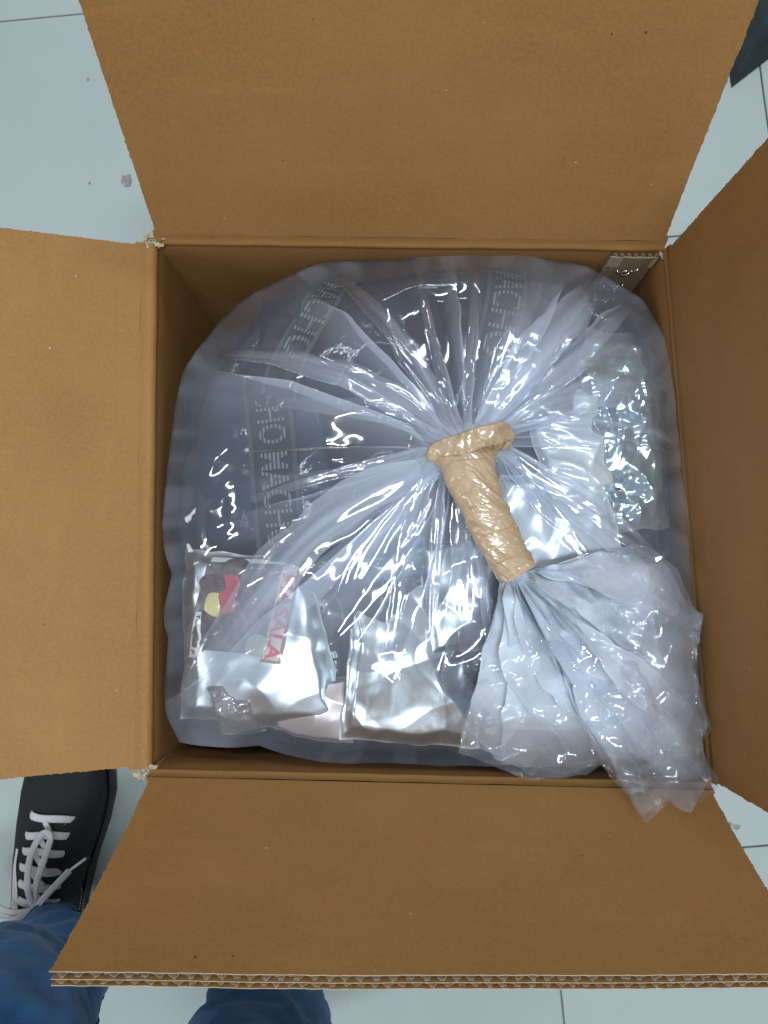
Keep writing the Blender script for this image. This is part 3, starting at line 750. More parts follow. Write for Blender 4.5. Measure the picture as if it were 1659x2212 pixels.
for a in [(463, 1262, .0085, .0135, 1.4, 'print_date'), (498, 1265, .0075, .012, .2, 'print_red'), (487, 1300, .008, .012, .3, 'print_red'), (460, 1308, .0075, .0135, -.2, 'print_yellow'),
          (452, 1345, .008, .012, .3, 'print_date'), (430, 1375, .008, .013, .0, 'print_dark'), (505, 1225, .012, .008, .1, 'print_dark'), (565, 1330, .008, .012, .3, 'print_date'), (553, 1395, .010, .009, .3, 'print_green'), (530, 1290, .010, .012, 0.2, 'print_date'), (505, 1350, .011, .013, .3, 'print_date')]:
    sweet(*a)
def flat_text(text, size, a, b, lift, mat, stretch=1.0, xs=1.0):
    """text whose baseline runs from picture point a to b (reads down the page)"""
    A_ = Pf(np.array(a[0], float), np.array(a[1], float), 0.012); B_ = Pf(np.array(b[0], float), np.array(b[1], float), 0.012)
    me = font_mesh(text, size); d = norm((B_ - A_) * np.array([1, 1, 0])); sd = np.cross([0, 0, 1.0], d); mid_ = (A_ + B_) / 2
    co = np.array([v.co[:] for v in me.vertices]); L_ = np.ptp(co[:, 0]); k = np.linalg.norm(B_ - A_) / L_
    for i, v in enumerate(me.vertices):
        p = mid_ + d * co[i, 0] * k + sd * co[i, 1] * stretch
        v.co = (p[0], p[1], fS(p[0], p[1]) + lift)
    me.materials.clear(); return link('lettering', me, MAT[mat], spice, False)
flat_text('MASALA', 0.0155, (622, 1240), (584, 1424), 0.0040, 'print_text')
flat_text('Tamarind P', 0.0045, (431, 1326), (417, 1412), 0.0036, 'print_black')

# ------------------------------------------------------------------ the plastic bag
bag = thing('plastic_bag', 'large clear plastic bag gathered and taped shut, filling the cardboard box', 'plastic bag')
NU, NR = 1700, 170
PLE = [  # degrees, half width (rad), fold strength, reach, lift
    (-138, .125, 2.3, 1.25, .012), (-150, .040, 2.2, .9, .008), (-164, .045, 2.3, .85, .008), (-172, .030, 2.0, .75, .006), (178, .030, 2.0, .55, .005),
    (160, .085, 2.4, 1.05, .011), (147, .035, 1.9, .8, .007), (131, .060, 2.4, 1.0, .010), (118, .030, 1.8, .7, .006), (104, .028, 1.9, .8, .006), (92, .030, 2.4, 1.02, .009), (84, .024, 1.9, .85, .006), (76, .03, 1.9, .7, .006),
    (58, .140, 2.4, 1.05, .012), (44, .055, 2.2, .95, .009), (33, .045, 2.0, .85, .008), (19, .095, 2.3, 1.0, .011), (3, .060, 2.2, .95, .009), (-10, .04, 1.7, .6, .006), (-33, .075, 2.5, 1.0, .011), (-43, .030, 1.9, .9, .006),
    (-60, .05, 1.8, .8, .008), (-84, .080, 2.2, 1.0, .010), (-97, .028, 2.3, .95, .007), (-107, .040, 2.2, 1.0, .008), (-118, .05, 2.0, .9, .008)]
PLE = [(math.radians(a), w_, f_, r_, l_) for a, w_, f_, r_, l_ in PLE]
for k in range(54):
    PLE.append((RNG.uniform(-math.pi, math.pi), RNG.uniform(0.013, 0.030), RNG.uniform(1.2, 2.0), RNG.uniform(0.16, 0.5), RNG.uniform(0.002, 0.004)))
th0 = np.linspace(-np.pi, np.pi, NU, endpoint=False)
m_top = 140
rho = np.concatenate([np.linspace(0, 1, m_top) ** 1.15, np.ones(NR - m_top)])
q = np.concatenate([np.zeros(m_top), np.linspace(0, 1, NR - m_top + 1)[1:]])
TH_, RH = np.meshgrid(th0, rho, indexing='ij'); Q = np.repeat(q[None], NU, 0)
wig = (fbm(RH * 3.0 + 5, TH_ * 1.2 + 40, 5, 3) - 0.45) * 0.22 * smst(0.05, 0.5, RH)
dth = np.zeros_like(TH_); lift = np.zeros_like(TH_)
for (a, w_, f_, r_, l_) in PLE:
    x = ((TH_ - a + np.pi) % (2 * np.pi) - np.pi) / w_
    fade = np.clip(1 - (RH / r_) ** 2.2, 0, 1) * (0.25 + 0.75 * smst(0.0, 0.12, RH))
    g = np.exp(-x * x / 2)
    dth -= w_ * f_ * x * g * fade
    lift += l_ * (0.5 + 0.5 * np.tanh(x * 1.3)) * np.exp(-(x / 2.2) ** 2) * fade * smst(0.02, 0.25, RH)
TH2 = TH_ + dth + wig * 0.6
Rm = per(TH2, orr)
# elliptical throat of the neck
na = math.atan2(50, 183); ca, sa = math.cos(na), math.sin(na)
ct = np.cos(TH2 - na); st = np.sin(TH2 - na)
ex_ = 0.027 * ct; ey_ = 0.010 * st
nx = ex_ * ca - ey_ * sa; ny = ex_ * sa + ey_ * ca
k_in = 1 - smst(0, 0.22, RH)
X = KN[0] + Rm * RH * np.cos(TH2) + nx * k_in
Y = KN[1] + Rm * RH * np.sin(TH2) + ny * k_in
Zt = top_z(TH2, RH)
# sides: down into the box
Zs = per(TH2, oze) - 0.006 - Q * 0.24
sh = 1 - 0.05 * Q ** 2 - 0.015 * np.sin(np.pi * np.clip(Q * 3, 0, 1)) * 0
X = np.where(Q > 0, KN[0] + (X - KN[0]) * sh, X); Y = np.where(Q > 0, KN[1] + (Y - KN[1]) * sh, Y)
Zf = np.where(Q > 0, Zs, Zt)
mask = smst(0.10, 0.45, RH)
amp = 0.005 + 0.009 * smst(0.38, 0.62, fbm(X * 12 + 3, Y * 12, 21, 3))
cr = crinkle(X, Y, 0.080, 101, 3, 0.40)
fold = crumple(X * 0.8, Y * 0.8, 0.13, 140, 2)
edge_in = smst(0.8, 1.0, RH)
Zf = Zf + lift + (cr * amp * 1.5 + fold * 0.010) * mask * (1 - 0.5 * edge_in) + 0.003 * mask
# side wrinkles
sw = (crinkle(TH_ * Rm + 7, Zf * 0.8 + Rm * RH, 0.13, 171, 4, 0.42)) * 0.011 * smst(0.7, 1, RH)
X += sw * np.cos(TH_) * 0.6; Y += sw * np.sin(TH_) * 0.6
G = np.stack([X, Y, Zf], -1)
me = mesh_from(G, grid_faces(NU, NR, True))
film = link('film_body', me, MAT['film'], bag)
hz = 0.07 * smst(0.80, 1.0, RH) * smst(0.25, 0.70, fbm(TH_ * 14, RH * 3 + Q * 2, 39, 3)) + (0.014 + 0.075 * fbm(X * 9, Y * 9, 33, 3)) + 0.34 * np.exp(-(RH / 0.16) ** 1.2) * (0.35 + 1.1 * fbm(TH_ * 22, RH * 2, 47, 2)) + 0.24 * np.clip(lift / 0.008, 0, 1.4) * (1 - 0.5 * smst(0.4, 1.0, RH))
set_haze(film, hz)

# ---- gathered pleats lying flat on the bag: two layers of film each, folded at both edges
def film_fold(pts, seed, hz0, up=0.0014):
    c = catmull([(a, b, w_) for a, b, w_ in pts], 150); r = np.linspace(0, 1, 150)
    tg = np.gradient(c[:, :2], axis=0); tg /= np.linalg.norm(tg, axis=1)[:, None]; sd = np.stack([-tg[:, 1], tg[:, 0]], 1)
    nv = 56; t = np.linspace(0, 2 * np.pi, nv, endpoint=False)
    lat = np.clip(np.cos(t) * 1.25, -1, 1); top_ = np.sin(t)
    wob = 1 + 0.9 * (fbm(r * 6, r * 0 + seed, seed, 3) - 0.45); wob2 = 1 + 0.9 * (fbm(r * 6 + 9, r * 0 + seed, seed + 1, 3) - 0.45)
    L_ = lat[None] * c[:, 2:3]; L_ = np.where(L_ > 0, L_ * wob[:, None], L_ * wob2[:, None])
    px = c[:, :1] + sd[:, :1] * L_; py = c[:, 1:2] + sd[:, 1:2] * L_
    z = np.full(px.shape, 0.38)
    for _ in range(6):
        p = P(px, py, z); th = np.arctan2(p[..., 1] - KN[1], p[..., 0] - KN[0]); rh = np.hypot(p[..., 1] - KN[1], p[..., 0] - KN[0]) / per(th, orr)
        z = top_z(th, rh) + 0.006
    p = P(px, py, z)
    cr = crinkle(p[..., 0], p[..., 1], 0.07, seed + 3, 3, 0.4)
    p[..., 2] = z + up * (0.6 + 1.4 * np.clip(top_, 0, 1)) * np.interp(r, [0, 0.2, 0.8, 1], [0.5, 1, 1, 0.3])[:, None] + cr * 0.006 + 0.001 + 0.0030 * (crinkle(lat[None] * 0.05 + r[:, None] * 0.02, r[:, None] * 0.12 + 0 * lat[None], 0.026, seed + 5, 2, 0.45)) * np.interp(r, [0, 0.15, 0.7, 1], [0.3, 1, 1, 0.2])[:, None]
    o_ = link('film_fold', mesh_from(p, grid_faces(150, nv).tolist() + [[i * nv + nv - 1, i * nv, (i + 1) * nv, (i + 1) * nv + nv - 1] for i in range(149)]), MAT['film'], bag)
    lr = np.where(top_[None] > 0, lat[None], -lat[None] + 5) + np.zeros((150, 1)); rr_ = r[:, None] + np.zeros((1, nv))
    st_ = fbm(lr * 2.2 + 0.8 * (fbm(rr_ * 4, lr, seed + 6, 2) - 0.4), rr_ * 1.6 + seed, seed + 8, 3)
    h_ = hz0 * 2.2 * smst(0.15, 0.75, st_) + 0.14 * np.exp(-(rr_ / 0.22) ** 1.5)
    set_haze(o_, h_ * np.interp(r, [0, 0.45, 0.8, 1], [1, 1, 0.35, 0.0])[:, None])
FOLDS = [
        ([(950, 1000, 22), (800, 1070, 50), (665, 1160, 52), (550, 1300, 46), (465, 1425, 38), (398, 1510, 14)], 0.22),
        ([(960, 930, 16), (860, 862, 34), (740, 805, 32), (600, 778, 20), (470, 768, 8)], 0.15),
        ([(955, 945, 12), (850, 905, 22), (730, 880, 20), (600, 870, 10)], 0.10),
        ([(975, 915, 12), (900, 800, 22), (830, 700, 20), (730, 600, 10)], 0.11),
        ([(985, 910, 8), (950, 800, 13), (925, 690, 12), (905, 590, 6)], 0.09),
        ([(1010, 905, 10), (1012, 800, 14), (1020, 700, 12), (1030, 580, 7)], 0.11),
        ([(1040, 900, 14), (1075, 800, 24), (1120, 700, 26), (1165, 610, 14)], 0.12),
        ([(1055, 905, 20), (1110, 825, 40), (1175, 745, 46), (1235, 680, 36), (1280, 620, 16)], 0.24),
        ([(1075, 915, 14), (1160, 840, 30), (1235, 775, 32), (1310, 700, 22), (1360, 660, 10)], 0.20),
        ([(1090, 925, 14), (1180, 880, 30), (1275, 850, 36), (1360, 850, 32), (1440, 860, 14)], 0.17),
        ([(1098, 935, 12), (1200, 925, 24), (1310, 925, 28), (1400, 945, 22), (1465, 975, 10)], 0.13),
        ([(1095, 975, 12), (1180, 1035, 26), (1270, 1095, 28), (1350, 1155, 24), (1410, 1200, 10)], 0.20),
        ([(1090, 990, 10), (1150, 1060, 20), (1215, 1140, 22), (1290, 1230, 10)], 0.13),
        ([(930, 1030, 14), (890, 1150, 24), (860, 1300, 22), (832, 1470, 8)], 0.14),
        ([(915, 1035, 12), (840, 1130, 26), (770, 1240, 28), (700, 1380, 12)], 0.12),
        ([(960, 1030, 10), (945, 1150, 14), (935, 1290, 14), (925, 1450, 8)], 0.10),
        ([(1000, 1060, 16), (1010, 1200, 36), (1025, 1350, 42), (1040, 1510, 30)], 0.13),
        ([(930, 975, 10), (830, 1000, 16), (700, 1030, 12), (540, 1080, 6)], 0.14)]
for k, (pts, hz0) in enumerate(FOLDS):
    a0 = pts[0]; pts = [(1012 + (a0[0] - 1012) * 0.40, 962 + (a0[1] - 962) * 0.40, a0[2] * 0.7)] + pts
    film_fold(pts, 301 + 13 * k, hz0)

# ---- tan tape round the neck
def mat_tape():
    m, nt = new_mat('tan_packing_tape'); T = NT(nt)
    ob = T.n('ShaderNodeTexCoord').outputs['Object']
    c = T.mix(T.ramp(T.noise(ob, 35, 4, 0.6), 0.3, 0.7), (0.42, 0.29, 0.175, 1), (0.50, 0.365, 0.235, 1))
    p = T.n('ShaderNodeBsdfPrincipled'); T.l(c, p.inputs['Base Color']); p.inputs['Roughness'].default_value = 0.36
    p.inputs['Coat Weight'].default_value = 1.0; p.inputs['Coat Roughness'].default_value = 0.06
    vo = T.n('ShaderNodeTexVoronoi'); vo.inputs['Scale'].default_value = 60; vo.feature = 'DISTANCE_TO_EDGE'; T.l(T.mapping(ob, (1, 0.6, 1)), vo.inputs['Vector'])
    b = T.bump(T.ramp(vo.outputs['Distance'], 0.0, 0.10), 0.10, 0.0015)
    T.l(b, p.inputs['Normal']); T.l(b, p.inputs['Coat Normal'])
    T.out(p.outputs[0]); return m
MAT['tape'] = mat_tape()
tape = thing('neck_tape', 'shiny tan packing tape wound tightly round the neck of the plastic bag', 'tape')
def sweep_ellipse(path, wid, hei, mb, nc=72, amp=0.0012, seed=0, size=0.012, twist=0.0):
    path = np.asarray(path); m_ = len(path); tg = np.gradient(path, axis=0); tg /= np.linalg.norm(tg, axis=1)[:, None]
    G = np.zeros((nc, m_, 3)); t = np.linspace(0, 2 * np.pi, nc, endpoint=False)
    arc = np.concatenate([[0], np.cumsum(np.linalg.norm(np.diff(path, axis=0), axis=1))])
    cx_ = np.cos(t)[:, None] * 0.02 + np.zeros(m_)[None]; S = t[:, None] * 0.016 + arc[None] * (0.5 + twist)
    cr_ = crinkle(np.cos(t)[:, None] * 0.016 + 0.4 * arc[None], arc[None] * 0.6 + 0.5 * np.sin(t)[:, None] * 0.016 + 0.2 * np.cos(t)[:, None] * 0.016, size, seed, 4, gain=0.55)
    for i in range(m_):
        a = norm(np.cross(tg[i], Z)); b = np.cross(a, tg[i])
        rr = 1 + 0 * t
        G[:, i] = path[i] + (np.cos(t) * wid[i])[:, None] * a + (np.sin(t) * hei[i])[:, None] * b
        nn = (np.cos(t) / wid[i])[:, None] * a + (np.sin(t) / hei[i])[:, None] * b; nn /= np.linalg.norm(nn, axis=1)[:, None]
        step = 0.0007 * (((arc[i] / 0.021 + t / (2 * np.pi) * 0.9 + 0.15 * np.sin(t * 2)) % 1.0) < 0.5)     # overlapping turns
        G[:, i] += nn * (cr_[:, i] * amp * 2 + step)[:, None]
    mb.grid(G, None, True)
    return G
NP = 220
path = catmull([P(1004, 968, 0.428), P(1012, 1005, 0.436), P(1034, 1070, 0.438), P(1070, 1150, 0.436), P(1119, 1238, 0.430)], NP)
tt = np.linspace(0, 1, NP)
wid = np.interp(tt, [0, 0.10, 0.22, 0.35, 0.6, 0.85, 1], [0.0275, 0.0250, 0.0205, 0.0180, 0.0165, 0.0150, 0.0143])
hei = np.interp(tt, [0, 0.15, 0.5, 1], [0.007, 0.0100, 0.0105, 0.0095])
mb = MB(); sweep_ellipse(path, wid, hei, mb, 240, 0.0015, 61, 0.011)
# inner wall at the open end so that the winding has thickness
sweep_ellipse(path[-20:], wid[-20:] * 0.94, hei[-20:] * 0.93, mb, 60, 0.0004, 62)
mb.build('tape_winding', MAT['tape'], tape)
# the flared lip: a loose band of tape standing off the gathered film
lp = catmull([P(924, 992, 0.430), P(950, 972, 0.438), P(1000, 958, 0.443), P(1050, 942, 0.445), P(1085, 935, 0.441), P(1108, 946, 0.434)], 60)
NB = 24; G = np.zeros((60, NB, 3)); tl = np.linspace(0, 1, 60)
tgl = np.gradient(lp, axis=0); tgl /= np.linalg.norm(tgl, axis=1)[:, None]
for i in range(60):
    a = norm(np.cross(tgl[i], Z)); b = np.cross(a, tgl[i])
    wdt = np.interp(tl[i], [0, 0.08, 0.3, 0.6, 0.85, 1.0], [0.0030, 0.0060, 0.0078, 0.0085, 0.0085, 0.0045])
    wdt = wdt * (0.78 + 0.5 * float(fbm(np.array(tl[i] * 7.0), np.array(3.3), 64, 2)))
    th_ = np.interp(tl[i], [0, 0.3, 0.8, 1], [0.0008, 0.0012, 0.0015, 0.0011])
    for j in range(NB):
        t = 2 * math.pi * j / NB
        cx_, sy_ = math.cos(t), math.sin(t)
        G[i, j] = lp[i] + a * wdt * np.sign(cx_) * abs(cx_) ** 0.7 + b * th_ * np.sign(sy_) * abs(sy_) ** 0.8
cr_ = crinkle(G[..., 0] + 0.5 * G[..., 2], G[..., 1] + 0.7 * G[..., 2], 0.017, 63, 4, 0.6) * 0.0080
G[..., 2] += cr_
mb = MB(); mb.grid(G.transpose(1, 0, 2), None, True)
mb.add(G[0], [tuple(range(NB))]); mb.add(G[-1], [tuple(range(NB - 1, -1, -1))])
mb.build('tape_lip', MAT['tape'], tape)
# crumpled tuck of tape at the right end of the lip
mb = MB(); n_ = 26; u, v = np.meshgrid(np.linspace(0, 1, n_), np.linspace(0, 1, n_), indexing='ij')
px = 1070 + 36 * u - 4 * v; py = 952 + 2 * u + 20 * v
g = P(px, py, 0.4405 - 0.006 * v ** 2 - 0.004 * u ** 2 + 0.0035 * np.sin(u * 9 + v * 3)); mb.grid(g); mb.grid((g - np.array([0, 0, 0.0012]))[::-1])
mb.build('tape_tuck', MAT['tape'], tape)

# ---- loose mouth of the bag, spread over the lower right corner
TP = np.array([1112.0, 1232.0])
MO = [(1085, 1262), (1062, 1380), (1045, 1500), (1010, 1585), (992, 1622), (1060, 1645), (1150, 1680), (1230, 1692), (1275, 1688), (1300, 1655), (1345, 1700), (1392, 1766), (1450, 1735), (1497, 1764), (1541, 1690), (1522, 1610), (1538, 1575), (1515, 1500), (1500, 1440), (1527, 1338), (1492, 1290), (1462, 1225), (1410, 1190), (1366, 1172), (1352, 1258), (1300, 1290), (1210, 1284), (1165, 1250)]
MO = np.array(MO, float)
fn, fr_ = FLAPS['near'], FLAPS['right']
def on_flaps(px, py, z, off):
    """seat the film on the near and right flaps and the rim instead of letting it pass through them"""
    p = P(px, py, z); d = ray(px, py)
    for f in (fn, fr_):
        dist = (p - f['A']) @ f['n']
        t = ((f['A'] + f['n'] * np.asarray(off)[..., None] - CAM) * f['n']).sum(-1) / (d @ f['n'])
        alt = CAM + d * t[..., None]
        k = dist < off
        p = np.where(k[..., None], alt, p)
    return p
HZ = []
def ruffle(mb, seed, zlift, shrink, npl, nu=760, nv=130, amp=0.010, lo=0.0, hi=1.0):
    r = np.random.default_rng(seed)
    a_ = np.concatenate([[0], np.cumsum(np.hypot(*np.diff(MO, axis=0).T))]); a_ /= a_[-1]
    u = np.linspace(lo, hi, nu); v = np.linspace(0, 1, nv) ** 0.9
    U, V = np.meshgrid(u, v, indexing='ij')
    U2 = U.copy(); lf = np.zeros_like(U)
    for k in range(npl):
        c = r.uniform(0.02, 0.98); w_ = r.uniform(0.006, 0.028); f_ = r.uniform(1.3, 2.3); rc = r.uniform(0.5, 1.3); st_ = r.uniform(0, 0.15)
        x = (U - c + 0.05 * np.sin(V * 4 + k) * r.uniform(-1, 1)) / w_
        fd = np.clip(1 - (V / rc) ** 3, 0, 1) * smst(0, 0.12, V)
        U2 -= w_ * f_ * x * np.exp(-x * x / 2) * fd
        lf += r.uniform(0.006, 0.015) * (0.5 + 0.5 * np.tanh(1.3 * x)) * np.exp(-(x / 2.2) ** 2) * fd
    U2 = np.clip(U2, 0, 1)
    bx = np.interp(U2, a_, MO[:, 0]); by = np.interp(U2, a_, MO[:, 1])
    # the throat comes out of the tape as a small ellipse
    sx = 1117 + 38 * np.cos(np.pi * (1 - U2)) ; sy = 1236 - 12 * np.cos(np.pi * (1 - U2)) + 6
    k = V * shrink * (1 + (0.10 if shrink > 0.95 else 0.55) * (fbm(U2 * 12, U2 * 0 + seed, seed, 3) - 0.45) * V)
    px = sx + (bx - sx) * k; py = sy + (by - sy) * k
    px = px + 26 * (fbm(px / 70, py / 70, seed + 1, 3) - 0.45) * smst(0.2, 0.6, V); py = py + 26 * (fbm(px / 70 + 20, py / 70, seed + 2, 3) - 0.45) * smst(0.2, 0.6, V)
    hump = 0.022 * np.exp(-(((px - 1380) / 150) ** 2 + ((py - 1450) / 130) ** 2)) + 0.012 * np.exp(-(((px - 1150) / 80) ** 2 + ((py - 1420) / 160) ** 2))
    z0 = 0.398 + 0.030 * np.exp(-(V / 0.22) ** 1.5) + hump + zlift * smst(0.03, 0.3, V) + 0.0
    z0 = z0 - 0.012 * smst(0.75, 1.0, V)
    crp = crinkle(px / 2800, py / 2800, 0.060, seed + 9, 4, gain=0.44) * 1.7 + 0.22 * crumple(px / 2800, py / 2800, 0.030, seed + 19, 2)
    z0 = z0 + lf + crp * amp * smst(0.06, 0.35, V)
    off = 0.0025 + np.clip(zlift, 0, 0.02) * 0.4 + (crp + 0.5) * 0.006 + lf * 0.5
    g = on_flaps(px, py, z0, off)
    mb.grid(g)
    rim_ = 1 - 0.80 * smst(0.55, 0.98, V); rim_ = rim_ * (0.35 + 0.65 * smst(0.0, 0.10, U2) * smst(0.0, 0.14, 1 - U2))
    HZ.append(rim_.ravel() * (0.16 + 0.60 * smst(0.25, 0.65, fbm(px / 150, py / 150, seed + 4, 3)) + 0.3 * np.exp(-(V / 0.25) ** 2)).ravel())
mb = MB()
ruffle(mb, 201, -0.012, 1.00, 24, amp=0.013)
ruffle(mb, 214, -0.002, 0.97, 34, amp=0.016)
ruffle(mb, 233, 0.008, 0.88, 34, amp=0.020, lo=0.02, hi=0.62)
ruffle(mb, 251, 0.012, 0.84, 34, amp=0.022, lo=0.36, hi=0.97)
mouth = mb.build('film_mouth', MAT['film_mouth'], bag)
set_haze(mouth, np.concatenate(HZ))

# ------------------------------------------------------------------ person: jeans and black laced sneakers
person = thing('person', 'person in blue jeans and black white-laced sneakers standing at the near left corner', 'person')
def mat_denim():
    m, nt = new_mat('denim'); T = NT(nt)
    ob = T.n('ShaderNodeTexCoord').outputs['Object']
    c = T.mix(T.ramp(T.noise(ob, 26, 6, 0.72), 0.32, 0.72), (0.010, 0.072, 0.215, 1), (0.026, 0.170, 0.420, 1))
    tw = T.n('ShaderNodeTexWave'); tw.inputs['Scale'].default_value = 420; tw.inputs['Distortion'].default_value = 0.6; T.l(ob, tw.inputs['Vector'])
    c = T.mix(T.math('MULTIPLY', tw.outputs['Fac'], 0.15), c, (0.06, 0.18, 0.34, 1))
    c = T.mix(T.math('MULTIPLY', T.ramp(T.noise(ob, 700, 2), 0.5, 0.8), 0.25), c, (0.16, 0.26, 0.38, 1))
    p = T.n('ShaderNodeBsdfPrincipled'); T.l(c, p.inputs['Base Color']); p.inputs['Roughness'].default_value = 0.9; p.inputs['Sheen Weight'].default_value = 0.15
    T.l(T.bump(tw.outputs['Fac'], 0.2, 0.0005), p.inputs['Normal']); T.out(p.outputs[0]); return m
MAT['denim'] = mat_denim()
MAT['hem'] = mat_simple('denim_seam', (0.05, 0.14, 0.26), 0.9, noise=0.4, nscale=250)
def leg(pts, rads, seed, name='trouser_leg'):
    m_ = 90; path_ = catmull(pts, m_); rr = np.interp(np.linspace(0, 1, m_), np.linspace(0, 1, len(rads)), rads)
    nc = 96; t = np.linspace(0, 2 * np.pi, nc, endpoint=False)
    tg = np.gradient(path_, axis=0); tg /= np.linalg.norm(tg, axis=1)[:, None]
    arc = np.concatenate([[0], np.cumsum(np.linalg.norm(np.diff(path_, axis=0), axis=1))])
    Tt, A_ = np.meshgrid(t, arc, indexing='ij')
    # hanging folds: slanted soft ridges, tighter near the hem
    fd = np.sin(Tt * 2 + A_ * 30 + seed + 2 * fbm(Tt, A_ * 10, seed, 2)) * 0.005 + (crumple(np.cos(Tt) * 0.06 + A_ * 0.4, np.sin(Tt) * 0.06 + A_, 0.08, seed, 3)) * 0.020
    G = np.zeros((nc, m_, 3))
    for i in range(m_):
        a = norm(np.cross(tg[i], [0, 1, 0.2])); b = np.cross(tg[i], a)
        G[:, i] = path_[i] + ((rr[i] + fd[:, i])[:, None]) * (np.cos(t)[:, None] * a + np.sin(t)[:, None] * b)
    mb = MB(); mb.grid(G, None, True)
    # inside of the hem
    inner = np.stack([G[:, 0], path_[0] + (G[:, 0] - path_[0]) * 0.93, path_[0] + (G[:, 3] - path_[0]) * 0.9], 1)
    mb.grid(inner, None, True)
    ob = mb.build(name, MAT['denim'], person)
    # hem stitching and side seam
    mb = MB()
    ring = np.vstack([G[:, 6], G[:1, 6]]); ring = path_[6] + (ring - path_[6]) * 1.012
    mb.tube(ring, 0.0012, 6, cap=False)
    mb.build('hem_seam', MAT['hem'], ob)
    mb = MB(); k = int(nc * 0.44); ln = path_ + (G[k] - path_) * 1.012; mb.tube(ln, 0.0016, 6); mb.build('side_seam', MAT['hem'], ob)
    return ob
leg([P(122, 2062, 0.085), P(90, 2110, 0.16), P(20, 2190, 0.28), P(-60, 2290, 0.40), P(-160, 2560, 0.50)], [0.050, 0.060, 0.068, 0.076, 0.085], 3)
leg([P(548, 2030, 0.085), P(552, 2110, 0.15), P(560, 2230, 0.24), P(570, 2420, 0.36), P(540, 2700, 0.48)], [0.050, 0.055, 0.060, 0.070, 0.080], 8)

MAT['canvas'] = mat_simple('black_canvas', (0.012, 0.013, 0.014), 0.85, noise=0.3, nscale=300, bump=0.3, bscale=900, bdist=0.0004)
MAT['rubber'] = mat_simple('black_rubber', (0.02, 0.02, 0.02), 0.6)
MAT['lace'] = mat_simple('white_lace', (0.62, 0.62, 0.62), 0.85, noise=0.1, nscale=300, bump=0.5, bscale=1400, bdist=0.0004)
MAT['stripe'] = mat_simple('white_leather_stripe', (0.62, 0.65, 0.60), 0.5)
MAT['stitch'] = mat_simple('grey_thread', (0.20, 0.20, 0.20), 0.8)
MAT['aglet'] = mat_simple('clear_aglet', (0.7, 0.75, 0.85), 0.2, coat=1.0)
